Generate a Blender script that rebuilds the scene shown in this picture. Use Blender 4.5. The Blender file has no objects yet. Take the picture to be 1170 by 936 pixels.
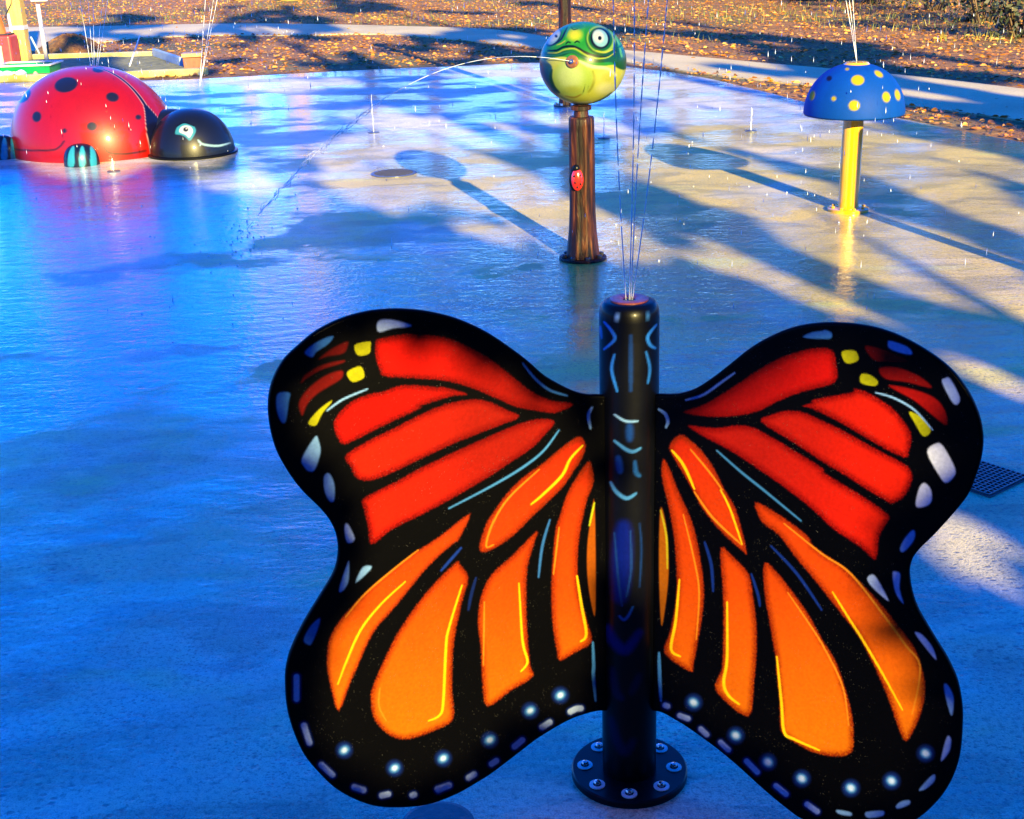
import bpy, bmesh, math, random
import numpy as np
from mathutils import Vector, Matrix
from mathutils.geometry import delaunay_2d_cdt
random.seed(7); rng = np.random.default_rng(7)
R = math.radians
sc = bpy.context.scene
col = sc.collection
# ---------------------------------------------------------------- camera
FPX, YH, ROLL, HC = 1500.0, -85.5, 1.9, 1.7
PITCH = math.atan((468 - YH) / FPX)
fwd = np.array([0, math.cos(PITCH), -math.sin(PITCH)]); rt = np.array([1., 0, 0]); up = np.cross(rt, fwd)
RR = rt * math.cos(R(ROLL)) - up * math.sin(R(ROLL)); UU = up * math.cos(R(ROLL)) + rt * math.sin(R(ROLL))
CAM = np.array([0, 0, HC])
def ray(x, y):
    d = fwd * FPX + RR * (x - 585) - UU * (y - 468); return d / np.linalg.norm(d)
def ground(x, y, z=0.):
    d = ray(x, y); return CAM + d * ((z - HC) / d[2])
def on_plane(x, y, P, n):
    d = ray(x, y); return CAM + d * (np.dot(P - CAM, n) / np.dot(d, n))
def proj(P):
    v = np.atleast_2d(np.asarray(P, float)) - CAM; z = v @ fwd
    z = np.where(np.abs(z) < 1e-6, 1e-6, z)
    return np.stack([585 + FPX * (v @ RR) / z, 468 - FPX * (v @ UU) / z, z], 1)
def up_at(P, x, y):          # the point above P's vertical screen-facing plane
    n = np.array([P[0], P[1], 0.]); n /= np.linalg.norm(n); return on_plane(x, y, P, n)
SUN = np.array([0.2836, -0.9135, 0.2919]); SUN /= np.linalg.norm(SUN)
cd = bpy.data.cameras.new('camera'); cam = bpy.data.objects.new('camera', cd); col.objects.link(cam)
cd.sensor_width = 36; cd.sensor_fit = 'HORIZONTAL'; cd.lens = FPX / 1170 * 36; cd.clip_start = .05; cd.clip_end = 800
M = Matrix(((RR[0], UU[0], -fwd[0], 0), (RR[1], UU[1], -fwd[1], 0), (RR[2], UU[2], -fwd[2], HC), (0, 0, 0, 1)))
cam.matrix_world = M; sc.camera = cam
# ---------------------------------------------------------------- light
w = bpy.data.worlds.new('World'); sc.world = w; w.use_nodes = True
nt = w.node_tree; bg = nt.nodes['Background']
sky = nt.nodes.new('ShaderNodeTexSky'); sky.sky_type = 'NISHITA'; sky.sun_disc = False
sky.sun_elevation = math.asin(SUN[2]); sky.sun_rotation = math.atan2(SUN[0], SUN[1]); sky.ozone_density = 5.0; sky.air_density = 1.0; sky.dust_density = .2
hs = nt.nodes.new('ShaderNodeHueSaturation'); hs.inputs['Saturation'].default_value = 1.5; hs.inputs['Value'].default_value = 1.0
nt.links.new(sky.outputs[0], hs.inputs['Color']); tint = nt.nodes.new('ShaderNodeMix'); tint.data_type = 'RGBA'; tint.blend_type = 'MULTIPLY'; tint.inputs[0].default_value = 1; tint.inputs[7].default_value = (.50, .86, 1.95, 1)
nt.links.new(hs.outputs[0], tint.inputs[6]); nt.links.new(tint.outputs[2], bg.inputs['Color']); bg.inputs['Strength'].default_value = .1
sl = bpy.data.lights.new('sun', 'SUN'); sl.energy = 5.0; sl.angle = R(.5); sl.color = (1, .79, .29)
so = bpy.data.objects.new('sun', sl); col.objects.link(so); so.rotation_euler = Vector(SUN).to_track_quat('Z', 'Y').to_euler(); so.location = (10, -20, 15)
sc.view_settings.view_transform = 'Standard'; sc.view_settings.look = 'None'; sc.view_settings.exposure = 2.25; sc.view_settings.gamma = 1
# ---------------------------------------------------------------- object helpers
def tag(o, label=None, cat=None, group=None, kind=None):
    if label: o['label'] = label
    if cat: o['category'] = cat
    if group: o['group'] = group
    if kind: o['kind'] = kind
    return o
def empty(name, loc=(0, 0, 0), rz=0):
    o = bpy.data.objects.new(name, None); col.objects.link(o); o.location = loc; o.rotation_euler = (0, 0, rz); o.empty_display_size = .1; return o
def mesh_obj(name, verts, faces, mat, parent=None, smooth=False, colors=None, mats=None, midx=None, paint_gain=.305):
    me = bpy.data.meshes.new(name); me.from_pydata([tuple(map(float, v)) for v in verts], [], [tuple(map(int, f)) for f in faces])
    if colors is not None:
        ca = me.color_attributes.new('paint', 'FLOAT_COLOR', 'POINT')
        buf = np.ones((len(verts), 4), np.float32); buf[:, :3] = np.asarray(colors) * (paint_gain); ca.data.foreach_set('color', buf.ravel())
    me.materials.append(mat)
    for m in (mats or []): me.materials.append(m)
    if midx is not None: me.polygons.foreach_set('material_index', np.asarray(midx, np.int32))
    if smooth: me.polygons.foreach_set('use_smooth', [True] * len(me.polygons))
    me.update(); o = bpy.data.objects.new(name, me); col.objects.link(o)
    if parent is not None: o.parent = parent
    return o
class MB:
    def __init__(s): s.v = []; s.f = []
    def add(s, v, f):
        b = len(s.v); s.v += [tuple(x) for x in v]; s.f += [tuple(i + b for i in q) for q in f]; return s
    def tube(s, pts, rad, n=10, caps=True):
        pts = [np.array(p, float) for p in pts]; k = len(pts)
        rad = [rad] * k if np.isscalar(rad) else rad
        V = []; prev = None
        for i, p in enumerate(pts):
            t = pts[min(i + 1, k - 1)] - pts[max(i - 1, 0)]; t /= np.linalg.norm(t) + 1e-9
            if prev is None:
                a = np.array([1., 0, 0]) if abs(t[0]) < .8 else np.array([0, 1., 0])
            else: a = prev
            x = a - t * np.dot(a, t); x /= np.linalg.norm(x); y = np.cross(t, x); prev = x
            for j in range(n):
                an = 2 * math.pi * j / n; V.append(p + rad[i] * (x * math.cos(an) + y * math.sin(an)))
        F = [(i * n + j, i * n + (j + 1) % n, (i + 1) * n + (j + 1) % n, (i + 1) * n + j) for i in range(k - 1) for j in range(n)]
        if caps: F += [tuple(range(n))[::-1], tuple((k - 1) * n + j for j in range(n))]
        return s.add(V, F)
    def lathe(s, prof, c=(0, 0, 0), n=32, cap0=False, cap1=False, sx=1, sy=1):
        V = [(c[0] + r * sx * math.cos(2 * math.pi * j / n), c[1] + r * sy * math.sin(2 * math.pi * j / n), c[2] + z) for r, z in prof for j in range(n)]
        k = len(prof)
        F = [(i * n + j, i * n + (j + 1) % n, (i + 1) * n + (j + 1) % n, (i + 1) * n + j) for i in range(k - 1) for j in range(n)]
        if cap0: F.append(tuple(range(n))[::-1])
        if cap1: F.append(tuple((k - 1) * n + j for j in range(n)))
        return s.add(V, F)
    def box(s, c, d, rz=0, tilt=None):
        V = []
        for z in (-1, 1):
            for x, y in ((-1, -1), (1, -1), (1, 1), (-1, 1)):
                p = Vector((x * d[0] / 2, y * d[1] / 2, z * d[2] / 2))
                if tilt: p.rotate(tilt)
                p.rotate(Matrix.Rotation(rz, 3, 'Z')); V.append((p.x + c[0], p.y + c[1], p.z + c[2]))
        return s.add(V, [(3, 2, 1, 0), (4, 5, 6, 7), (0, 1, 5, 4), (1, 2, 6, 5), (2, 3, 7, 6), (3, 0, 4, 7)])
    def slab(s, poly, z1, z0):
        n = len(poly); V = [(p[0], p[1], z0) for p in poly] + [(p[0], p[1], z1) for p in poly]
        return s.add(V, [tuple(range(n))[::-1], tuple(range(n, 2 * n))] + [(i, (i + 1) % n, n + (i + 1) % n, n + i) for i in range(n)])
    def obj(s, name, mat, parent=None, smooth=False, bevel=0, **k):
        o = mesh_obj(name, s.v, s.f, mat, parent, smooth, **k)
        if bevel:
            b = o.modifiers.new('bevel', 'BEVEL'); b.width = bevel; b.segments = 3; b.limit_method = 'ANGLE'; b.angle_limit = R(40)
        if smooth and not bevel: pass
        return o
def smooth_by_angle(o, a=35):
    me = o.data; me.polygons.foreach_set('use_smooth', [True] * len(me.polygons))
    bm = bmesh.new(); bm.from_mesh(me)
    for e in bm.edges:
        if len(e.link_faces) == 2 and e.calc_face_angle(0) > R(a): e.smooth = False
    bm.to_mesh(me); bm.free(); return o
# ---------------------------------------------------------------- materials
def mat(name, color=(.5, .5, .5), rough=.5, metal=0, coat=0, spec=.5):
    m = bpy.data.materials.new(name); m.use_nodes = True; b = m.node_tree.nodes['Principled BSDF']
    b.inputs['Base Color'].default_value = (*color, 1); b.inputs['Roughness'].default_value = rough; b.inputs['Metallic'].default_value = metal
    b.inputs['Coat Weight'].default_value = coat; b.inputs['Coat Roughness'].default_value = .08; b.inputs['Specular IOR Level'].default_value = spec
    return m
class N:
    def __init__(s, m): s.t = m.node_tree; s.b = s.t.nodes['Principled BSDF']; s.tc = s.t.nodes.new('ShaderNodeTexCoord')
    def n(s, typ, **k):
        nd = s.t.nodes.new('ShaderNode' + typ)
        for a, v in k.items(): setattr(nd, a, v)
        return nd
    def L(s, a, b): s.t.links.new(a, b)
    def mapping(s, scale=(1, 1, 1), rot=(0, 0, 0), src='Object'):
        mp = s.n('Mapping'); mp.inputs['Scale'].default_value = scale; mp.inputs['Rotation'].default_value = rot; s.L(s.tc.outputs[src], mp.inputs[0]); return mp.outputs[0]
    def noise(s, scale, detail=4, rough=.5, vec=None, dist=0):
        nd = s.n('TexNoise'); nd.inputs['Scale'].default_value = scale; nd.inputs['Detail'].default_value = detail; nd.inputs['Roughness'].default_value = rough; nd.inputs['Distortion'].default_value = dist
        s.L(vec if vec is not None else s.tc.outputs['Object'], nd.inputs['Vector']); return nd.outputs['Fac']
    def voro(s, scale, feat='F1', out='Distance', vec=None, dim='3D'):
        nd = s.n('TexVoronoi', feature=feat); nd.voronoi_dimensions = dim; nd.inputs['Scale'].default_value = scale; s.L(vec if vec is not None else s.tc.outputs['Object'], nd.inputs['Vector']); return nd.outputs[out]
    def ramp(s, fac, stops):
        r = s.n('ValToRGB'); e = r.color_ramp.elements
        while len(e) < len(stops): e.new(.5)
        for i, (p, c) in enumerate(stops): e[i].position = p; e[i].color = (*c, 1) if len(c) == 3 else c
        s.L(fac, r.inputs[0]); return r.outputs[0]
    def rng(s, fac, a, b, c, d):
        r = s.n('MapRange'); r.inputs[1].default_value = a; r.inputs[2].default_value = b; r.inputs[3].default_value = c; r.inputs[4].default_value = d; s.L(fac, r.inputs[0]); return r.outputs[0]
    def math(s, op, a, b=None):
        r = s.n('Math', operation=op)
        for i, x in enumerate((a, b)):
            if x is None: continue
            if isinstance(x, (int, float)): r.inputs[i].default_value = x
            else: s.L(x, r.inputs[i])
        return r.outputs[0]
    def mix(s, f, a, b, typ='MIX'):
        r = s.n('Mix', data_type='RGBA', blend_type=typ)
        for i, x in ((0, f), (6, a), (7, b)):
            if isinstance(x, (int, float)): r.inputs[i].default_value = x
            elif isinstance(x, tuple): r.inputs[i].default_value = (*x, 1)
            else: s.L(x, r.inputs[i])
        return r.outputs[2]
    def bump(s, h, strength=.3, dist=.01, normal=None):
        r = s.n('Bump'); r.inputs['Strength'].default_value = strength; r.inputs['Distance'].default_value = dist; s.L(h, r.inputs['Height'])
        if normal is not None: s.L(normal, r.inputs['Normal'])
        return r.outputs[0]
def beads(g, scale=90, thr=.16):
    """small water beads standing on a painted surface: a height map"""
    d = g.voro(scale); a = g.rng(d, thr, 0, 0, 1)
    k = g.noise(14, 2); k = g.rng(k, .5, .62, 0, 1)
    return g.math('MULTIPLY', a, k)
def paint_mat(name, rough=.22, speck=.0, coat=.6, bead=1.0, bscale=90, mottle=.12):
    m = mat(name, rough=rough, coat=coat); g = N(m)
    at = g.n('VertexColor', layer_name='paint')
    nz = g.rng(g.noise(160, 3), .3, .7, 1 - mottle, 1 + mottle * .7)
    c = g.mix(1.0, at.outputs[0], nz, 'MULTIPLY')
    gr_ = g.rng(g.noise(5, 6, .7, g.mapping((1, 1, .25))), .35, .7, 1.0, .80); c = g.mix(1.0, c, gr_, 'MULTIPLY')
    if speck:
        sp = g.rng(g.voro(230), .12, .05, 0, 1); gate = g.rng(g.noise(35, 2), .5, .6, 0, 1)
        c = g.mix(g.math('MULTIPLY', g.math('MULTIPLY', sp, gate), speck), c, (.30, .30, .32))
    g.L(c, g.b.inputs['Base Color'])
    b1 = g.bump(beads(g, bscale), .55 * bead, .004); g.L(b1, g.b.inputs['Coat Normal'])
    b2 = g.bump(g.noise(60, 3), .05, .004); g.L(b2, g.b.inputs['Normal'])
    return m
# concrete pad with a film of water
m_pad = mat('wet_concrete', rough=.5); g = N(m_pad)
big = g.noise(.55, 5, .6); mid = g.noise(3.2, 6, .62, dist=.4); fine = g.noise(70, 3, .6); grain = g.noise(240, 2, .7)
c = g.ramp(big, [(.3, (.38, .40, .38)), (.5, (.50, .50, .44)), (.68, (.62, .59, .48))])
c = g.mix(.55, c, g.ramp(mid, [(.3, (.62, .66, .70)), (.52, (1, 1, 1)), (.7, (1.1, 1.04, .9))]), 'MULTIPLY')
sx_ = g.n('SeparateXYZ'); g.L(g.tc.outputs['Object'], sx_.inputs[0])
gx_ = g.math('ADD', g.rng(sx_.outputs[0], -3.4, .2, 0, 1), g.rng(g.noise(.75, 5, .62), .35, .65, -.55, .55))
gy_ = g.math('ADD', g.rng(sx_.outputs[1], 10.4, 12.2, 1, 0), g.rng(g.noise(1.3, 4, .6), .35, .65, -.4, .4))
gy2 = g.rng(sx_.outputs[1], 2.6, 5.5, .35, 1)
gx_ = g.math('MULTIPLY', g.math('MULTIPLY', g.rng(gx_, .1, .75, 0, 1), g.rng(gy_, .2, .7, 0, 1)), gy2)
c = g.mix(gx_, c, (.98, .76, .14), 'MULTIPLY')  # yellow tint put into the slab colour to warm the sunlit patches
soak = g.rng(g.noise(1.7, 6, .65, g.mapping((1, 2.2, 1), (0, 0, -.2)), .6), .50, .56, 0, 1); c = g.mix(g.math('MULTIPLY', soak, .55), c, (.45, .50, .52), 'MULTIPLY')
st = g.rng(g.noise(1.15, 3, .5, g.mapping((1, 2.4, 1), (0, 0, R(25)))), .60, .70, 0, .55)
c = g.mix(st, c, (.50, .50, .07))
c = g.mix(.9, c, g.ramp(fine, [(.3, (.42, .45, .5)), (.5, (1, 1, 1)), (.75, (1.12, 1.1, 1.06))]), 'MULTIPLY')
c = g.mix(.7, c, g.ramp(grain, [(.32, (.42, .42, .45)), (.5, (1, 1, 1)), (.7, (1.4, 1.38, 1.3))]), 'MULTIPLY')
pit = g.rng(g.voro(15, vec=g.mapping((1, 1.5, 1)), dim='2D'), .15, .08, 0, 1); pg = g.rng(g.noise(1.1, 4, .6), .48, .62, 0, 1)
pitm = g.math('MULTIPLY', pit, pg); micro = g.math('MULTIPLY', g.rng(g.voro(48, vec=g.mapping((1, 1.3, 1)), dim='2D'), .22, .10, 0, 1), g.rng(g.noise(2.3, 4, .6), .44, .6, 0, 1))
pitm = g.math('MAXIMUM', pitm, micro)
c = g.mix(g.math('MULTIPLY', pitm, .62), c, (.07, .08, .1))
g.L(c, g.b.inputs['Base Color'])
wet = g.rng(g.noise(.8, 5, .6, g.mapping((1, 1.6, 1), (0, 0, .5))), .45, .53, 0, 1)
for px_, py_, rr_ in ((-3.1, 8.3, 1.9), (2.0, 7.0, 1.3), (.4, 6.2, 1.0), (-1.15, 6.2, 1.2)):
    vm = g.n('VectorMath', operation='DISTANCE'); g.L(g.tc.outputs['Object'], vm.inputs[0]); vm.inputs[1].default_value = (px_, py_, 0)
    dd = g.math('ADD', vm.outputs['Value'], g.rng(g.noise(1.6, 5, .6), .3, .7, -.8, .8)); wet = g.math('MAXIMUM', wet, g.rng(dd, rr_ * .95, rr_ * .8, 0, 1))
g.L(g.rng(wet, 0, 1, .42, 1.0), g.b.inputs['Coat Weight'])
g.L(g.rng(wet, 0, 1, .32, .035), g.b.inputs['Coat Roughness']); g.b.inputs['Coat IOR'].default_value = 1.38; g.b.inputs['Specular IOR Level'].default_value = .12
rp = g.noise(7, 3, .55, g.mapping((1, 2.0, 1), (0, 0, .3))); rp2 = g.noise(26, 3, .6, g.mapping((1, 1.7, 1), (0, 0, -.2)))
hsum = g.math('ADD', g.math('MULTIPLY', rp, .8), g.math('MULTIPLY', rp2, .40))
hsum = g.math('ADD', hsum, g.math('MULTIPLY', fine, g.rng(wet, 0, 1, .22, .07)))
g.L(g.bump(hsum, .26, .025), g.b.inputs['Coat Normal'])
g.L(g.bump(g.math('ADD', g.math('MULTIPLY', fine, .5), g.math('SUBTRACT', grain, g.math('MULTIPLY', pitm, 1.5))), .35, .006), g.b.inputs['Normal'])
m_path = mat('path_concrete', rough=.7); g = N(m_path)
g.L(g.mix(.7, g.ramp(g.noise(1.1, 5), [(.3, (.36, .30, .14)), (.7, (.50, .42, .20))]), g.ramp(g.noise(40, 3), [(.3, (.75, .75, .75)), (.7, (1.15, 1.15, 1.15))]), 'MULTIPLY'), g.b.inputs['Base Color'])
g.L(g.bump(g.noise(50, 3), .3, .01), g.b.inputs['Normal'])
m_litter = mat('leaf_litter_soil', rough=.85); g = N(m_litter)
a = g.ramp(g.voro(14, out='Color'), [(0, (.22, .07, .02)), (.3, (.50, .20, .03)), (.55, (.72, .36, .06)), (.8, (.34, .13, .03)), (1, (.80, .52, .14))])
b_ = g.ramp(g.voro(33, out='Color'), [(0, (.28, .09, .02)), (.4, (.62, .29, .045)), (.7, (.16, .06, .02)), (1, (.76, .44, .10))])
gr = g.ramp(g.noise(20, 4), [(.3, (.06, .09, .02)), (.7, (.22, .24, .05))])
c = g.mix(g.rng(g.noise(1.4, 5, .6), .42, .58, 0, 1), a, b_)
c = g.mix(g.rng(g.noise(.28, 4, .6, g.mapping((1, 1.3, 1))), .50, .60, 0, .8), c, gr)
c = g.mix(.8, c, g.ramp(g.noise(9, 5, .7), [(.35, (.09, .07, .05)), (.62, (.55, .48, .30))]), 'MULTIPLY')
g.L(c, g.b.inputs['Base Color']); g.L(g.bump(g.noise(22, 5, .7), .9, .05), g.b.inputs['Normal'])
def simple(name, c1, c2, scale=20, rough=.5, bumps=.2, stretch=(1, 1, 1), **k):
    c1 = tuple(x * .58 for x in c1); c2 = tuple(x * .58 for x in c2)
    m = mat(name, rough=rough, **k); g = N(m); v = g.mapping(stretch)
    f = g.noise(scale, 5, .6, v); g.L(g.ramp(f, [(.32, c1), (.68, c2)]), g.b.inputs['Base Color'])
    if bumps: g.L(g.bump(f, bumps, .01), g.b.inputs['Normal'])
    return m
m_black = simple('black_gloss_paint', (.002, .003, .006), (.004, .006, .012), 30, .3, .05, spec=.14)
m_steel = simple('bolt_steel', (.55, .56, .58), (.8, .8, .82), 60, .25, .05, metal=1)
m_ringwhite = simple('bolt_washer_white', (.75, .75, .75), (.85, .85, .85), 60, .35, 0)
m_wing = paint_mat('wing_paint', .42, speck=.3, coat=.015, bead=.7, bscale=120)
m_wing.node_tree.nodes['Principled BSDF'].inputs['Specular IOR Level'].default_value = .05
m_post = paint_mat('post_paint', .35, coat=.05, bscale=110)
m_post.node_tree.nodes['Principled BSDF'].inputs['Specular IOR Level'].default_value = .12
m_frog = paint_mat('frog_paint', .35, coat=.14, bscale=50, mottle=.06)
m_frog.node_tree.nodes['Principled BSDF'].inputs['Specular IOR Level'].default_value = .15
m_bug = paint_mat('ladybug_paint', .4, coat=.22, bscale=30, mottle=.08)
m_bug.node_tree.nodes['Principled BSDF'].inputs['Specular IOR Level'].default_value = .2
m_mush = paint_mat('mushroom_cap_paint', .6, coat=.0, bscale=40, mottle=.08)
m_mush.node_tree.nodes['Principled BSDF'].inputs['Specular IOR Level'].default_value = .08
m_yellow = simple('yellow_pole_paint', (.80, .42, .004), (.86, .48, .006), 8, .2, .03, coat=.6)
m_copper = simple('copper_nozzle', (.25, .09, .045), (.36, .14, .07), 60, .35, .1, metal=.5)
m_rednoz = simple('nozzle_ring_paint', (.22, .04, .05), (.4, .10, .10), 120, .35, .1)
m_wood = mat('carved_wood_look', rough=.5, coat=.03, spec=.2); g = N(m_wood)
v = g.mapping((1, 1, .09)); wv = g.noise(34, 4, .6, v, .8); 
g.L(g.ramp(wv, [(.36, (.002, .001, .0005)), (.48, (.010, .0025, .001)), (.60, (.042, .011, .003)), (.76, (.13, .042, .011))]), g.b.inputs['Base Color']); g.L(g.bump(wv, .7, .012), g.b.inputs['Normal'])
m_woodlit = simple('pine_timber', (.62, .40, .08), (.80, .58, .16), 14, .6, .2, (1, 1, .12))
m_timber = simple('yellow_timber', (.55, .46, .06), (.82, .74, .26), 5, .6, .2)
m_bluewood = simple('pale_blue_board', (.28, .42, .52), (.45, .60, .68), 5, .5, .1)
m_green = simple('green_plastic', (.0, .32, .09), (.01, .42, .14), 5, .35, .03)
m_white = simple('white_plastic', (.72, .72, .68), (.84, .84, .8), 9, .45, .05)
m_redp = simple('red_plastic', (.50, .035, .03), (.62, .06, .05), 8, .4, .05)
m_cream = simple('cream_panel', (.62, .58, .38), (.72, .68, .46), 8, .5, .02)
m_dark = simple('dark_plastic', (.012, .012, .016), (.03, .03, .035), 8, .4, .02)
m_orange = simple('cone_orange', (.75, .13, .01), (.85, .19, .015), 9, .45, .03)
m_pink = simple('pink_plastic', (.75, .25, .22), (.82, .36, .3), 9, .5, .03)
m_boxwood = simple('red_brown_wood', (.22, .05, .025), (.42, .11, .04), 16, .6, .2, (1, 1, .2))
m_lid = simple('tan_lid', (.48, .26, .08), (.62, .38, .14), 16, .6, .2)
m_soil = simple('planting_soil', (.07, .09, .03), (.36, .34, .10), 14, .9, .8)
m_bark = simple('tree_bark', (.10, .06, .035), (.30, .19, .10), 9, .85, .8, (1, 1, .25))
m_drain = simple('drain_metal', (.09, .11, .15), (.15, .17, .22), 30, .35, .1, metal=.4)
m_cover = simple('drain_cover', (.05, .07, .07), (.10, .12, .12), 30, .35, .2)
m_water = mat('water', (.62, .66, .70), .08); m_water.node_tree.nodes['Principled BSDF'].inputs['Transmission Weight'].default_value = .05; m_water.node_tree.nodes['Principled BSDF'].inputs['IOR'].default_value = 1.33
def leafmat(name, stops, rough=.6):
    stops = [(p, (c[0] * .56, c[1] * .50, c[2] * .25)) for p, c in stops]
    m = mat(name, rough=rough); g = N(m); gi = g.n('NewGeometry')
    g.L(g.ramp(gi.outputs['Random Per Island'], stops), g.b.inputs['Base Color'])
    return m
m_fallen = leafmat('fallen_leaf', [(0, (.22, .07, .02)), (.3, (.60, .24, .04)), (.6, (.78, .42, .08)), (.85, (.42, .15, .035)), (1, (.82, .60, .22))])
m_autumn = leafmat('autumn_leaf', [(0, (.03, .04, .012)), (.5, (.09, .09, .02)), (.85, (.20, .14, .03)), (1, (.07, .09, .02))])
m_everg = leafmat('evergreen_leaf', [(0, (.012, .03, .02)), (.5, (.03, .06, .035)), (1, (.06, .09, .05))])
m_shrub = leafmat('shrub_leaf', [(0, (.01, .02, .022)), (.5, (.02, .045, .04)), (.85, (.05, .08, .05)), (1, (.25, .14, .04))])
# ---------------------------------------------------------------- 2D painting tools (numpy)
def sm(a, b, x): t = np.clip((x - a) / (b - a + 1e-12), 0, 1); return t * t * (3 - 2 * t)
def seg_dist(P, A, B):
    d = B - A; t = np.clip(((P - A) @ d) / (d @ d + 1e-9), 0, 1); return np.hypot(*(P - A - t[:, None] * d).T)
def catmull(pts, sub=6, closed=True):
    P = np.array(pts, float); n = len(P); out = []
    for i in range(n if closed else n - 1):
        if closed: p0, p1, p2, p3 = P[(i - 1) % n], P[i], P[(i + 1) % n], P[(i + 2) % n]
        else: p0, p1, p2, p3 = P[max(i - 1, 0)], P[i], P[i + 1], P[min(i + 2, n - 1)]
        for k in range(sub):
            t = k / sub
            out.append(.5 * ((2 * p1) + (-p0 + p2) * t + (2 * p0 - 5 * p1 + 4 * p2 - p3) * t * t + (-p0 + 3 * p1 - 3 * p2 + p3) * t ** 3))
    if not closed: out.append(P[-1])
    return np.array(out)
def inside(P, poly):
    x, y = P[:, 0], P[:, 1]; r = np.zeros(len(P), bool); n = len(poly)
    for i in range(n):
        x1, y1 = poly[i]; x2, y2 = poly[(i + 1) % n]
        if y1 == y2: continue
        c = ((y1 > y) != (y2 > y)) & (x < (x2 - x1) * (y - y1) / (y2 - y1) + x1); r ^= c
    return r
class Canvas:
    def __init__(s, P, base): s.P = P; s.C = np.tile(np.array(base, float), (len(P), 1))
    def blend(s, idx, a, colr):
        colr = np.asarray(colr, float)
        if colr.ndim == 1: colr = colr[None]
        s.C[idx] = s.C[idx] * (1 - a[:, None]) + colr * a[:, None]
    def box(s, pts, m):
        pts = np.asarray(pts); return np.where((s.P[:, 0] > pts[:, 0].min() - m) & (s.P[:, 0] < pts[:, 0].max() + m) & (s.P[:, 1] > pts[:, 1].min() - m) & (s.P[:, 1] < pts[:, 1].max() + m))[0]
    def sdf(s, idx, poly):
        Q = s.P[idx]; d = np.full(len(Q), 1e9)
        for i in range(len(poly)): d = np.minimum(d, seg_dist(Q, poly[i], poly[(i + 1) % len(poly)]))
        return np.where(inside(Q, poly), -d, d)
    def poly(s, pts, fn, soft=1.3, sub=4, edge=None, ew=10):
        poly = catmull(pts, sub) if sub else np.array(pts, float); idx = s.box(poly, 5)
        if not len(idx): return
        d = s.sdf(idx, poly); dj = d + rng.normal(0, .3, len(idx)) * (edge is not None); c = fn(s.P[idx]) if callable(fn) else np.tile(fn, (len(idx), 1))
        if edge is not None:                     # airbrushed darker rim of the cell
            k = np.clip(sm(-ew, 0, d)[:, None] * .95 * (1 + rng.normal(0, .22, (len(idx), 1))), 0, 1); c = c * (1 - k) + np.array(edge)[None] * k
        s.blend(idx, 1 - sm(-soft, soft * .6, dj), c)
    def stroke(s, pts, wd, colr, soft=1.2, taper=True, a=1.):
        L = catmull(pts, 5, False); idx = s.box(L, wd + soft + 2)
        if not len(idx): return
        Q = s.P[idx]; best = np.full(len(Q), 1e9); n = len(L) - 1
        for i in range(n):
            t = (i + .5) / n; k = wd / 2 * ((.35 + .65 * math.sin(math.pi * min(max(t, .02), .98)) ** .6) if taper else 1)
            best = np.minimum(best, seg_dist(Q, L[i], L[i + 1]) - k)
        s.blend(idx, (1 - sm(-soft * .5, soft, best)) * a, colr)
    def ell(s, cx, cy, rx, ry, colr, rot=0, soft=1.2, a=1.):
        idx = s.box(np.array([[cx - rx - ry, cy - ry - rx], [cx + rx + ry, cy + ry + rx]]), soft + 2)
        if not len(idx): return
        q = s.P[idx] - [cx, cy]; c_, s_ = math.cos(R(rot)), math.sin(R(rot)); x = q[:, 0] * c_ + q[:, 1] * s_; y = -q[:, 0] * s_ + q[:, 1] * c_
        d = (np.hypot(x / rx, y / ry) - 1) * min(rx, ry); s.blend(idx, (1 - sm(-soft, soft, d)) * a, colr)
def T(ox, oy, s):
    return lambda *p: [(ox + x / s, oy + y / s) for x, y in p]
A, B, Cc, D, E_, F_ = T(300, 340, 4.68), T(480, 400, 4.2545), T(320, 560, 4.68), T(500, 560, 4.68), T(320, 740, 4.775), T(500, 740, 4.775)
R1, R2, R3, R4, R5, R6 = T(740, 360, 4.68), T(930, 360, 4.68), T(740, 560, 4.68), T(930, 540, 4.68), T(740, 740, 4.775), T(930, 730, 4.544)
T1, T2, T3, T4 = T(640, 320, 4.68), T(640, 500, 4.68), T(640, 680, 5.85), T(640, 780, 6.0)
# ---------------------------------------------------------------- THE BUTTERFLY
BF = ground(719, 883)
LEFT_OUT = [(703, 520), (702, 470), (701, 457), (686, 454), (672.7, 453.6), (658.6, 450.5), (640, 442), (621, 430.6), (602, 414), (583.4, 400), (562, 385.5), (540, 374), (515, 364.5), (488, 358.5), (462, 356), (440, 356.5), (419.7, 359), (392, 366.7), (364, 380.6), (342.7, 397.7), (325.6, 414.8), (313.8, 438), (309.6, 463), (312, 489.6), (319, 515), (332, 539), (347.8, 560), (369, 581), (382, 598.5), (388.4, 615.6), (389.4, 634.8), (384, 656), (369, 681.8), (352, 709.6), (339, 735), (331.5, 756.6), (329, 780), (332.6, 817.5), (347, 857), (366, 882), (389, 903), (420.5, 918), (450, 922), (487.5, 919), (520, 907.5), (545, 893.5), (563, 882), (590, 861.5), (615, 842.6), (646.6, 823.8), (667.5, 815.4), (684, 811.5), (701, 810), (702, 795), (703, 700)]
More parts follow.
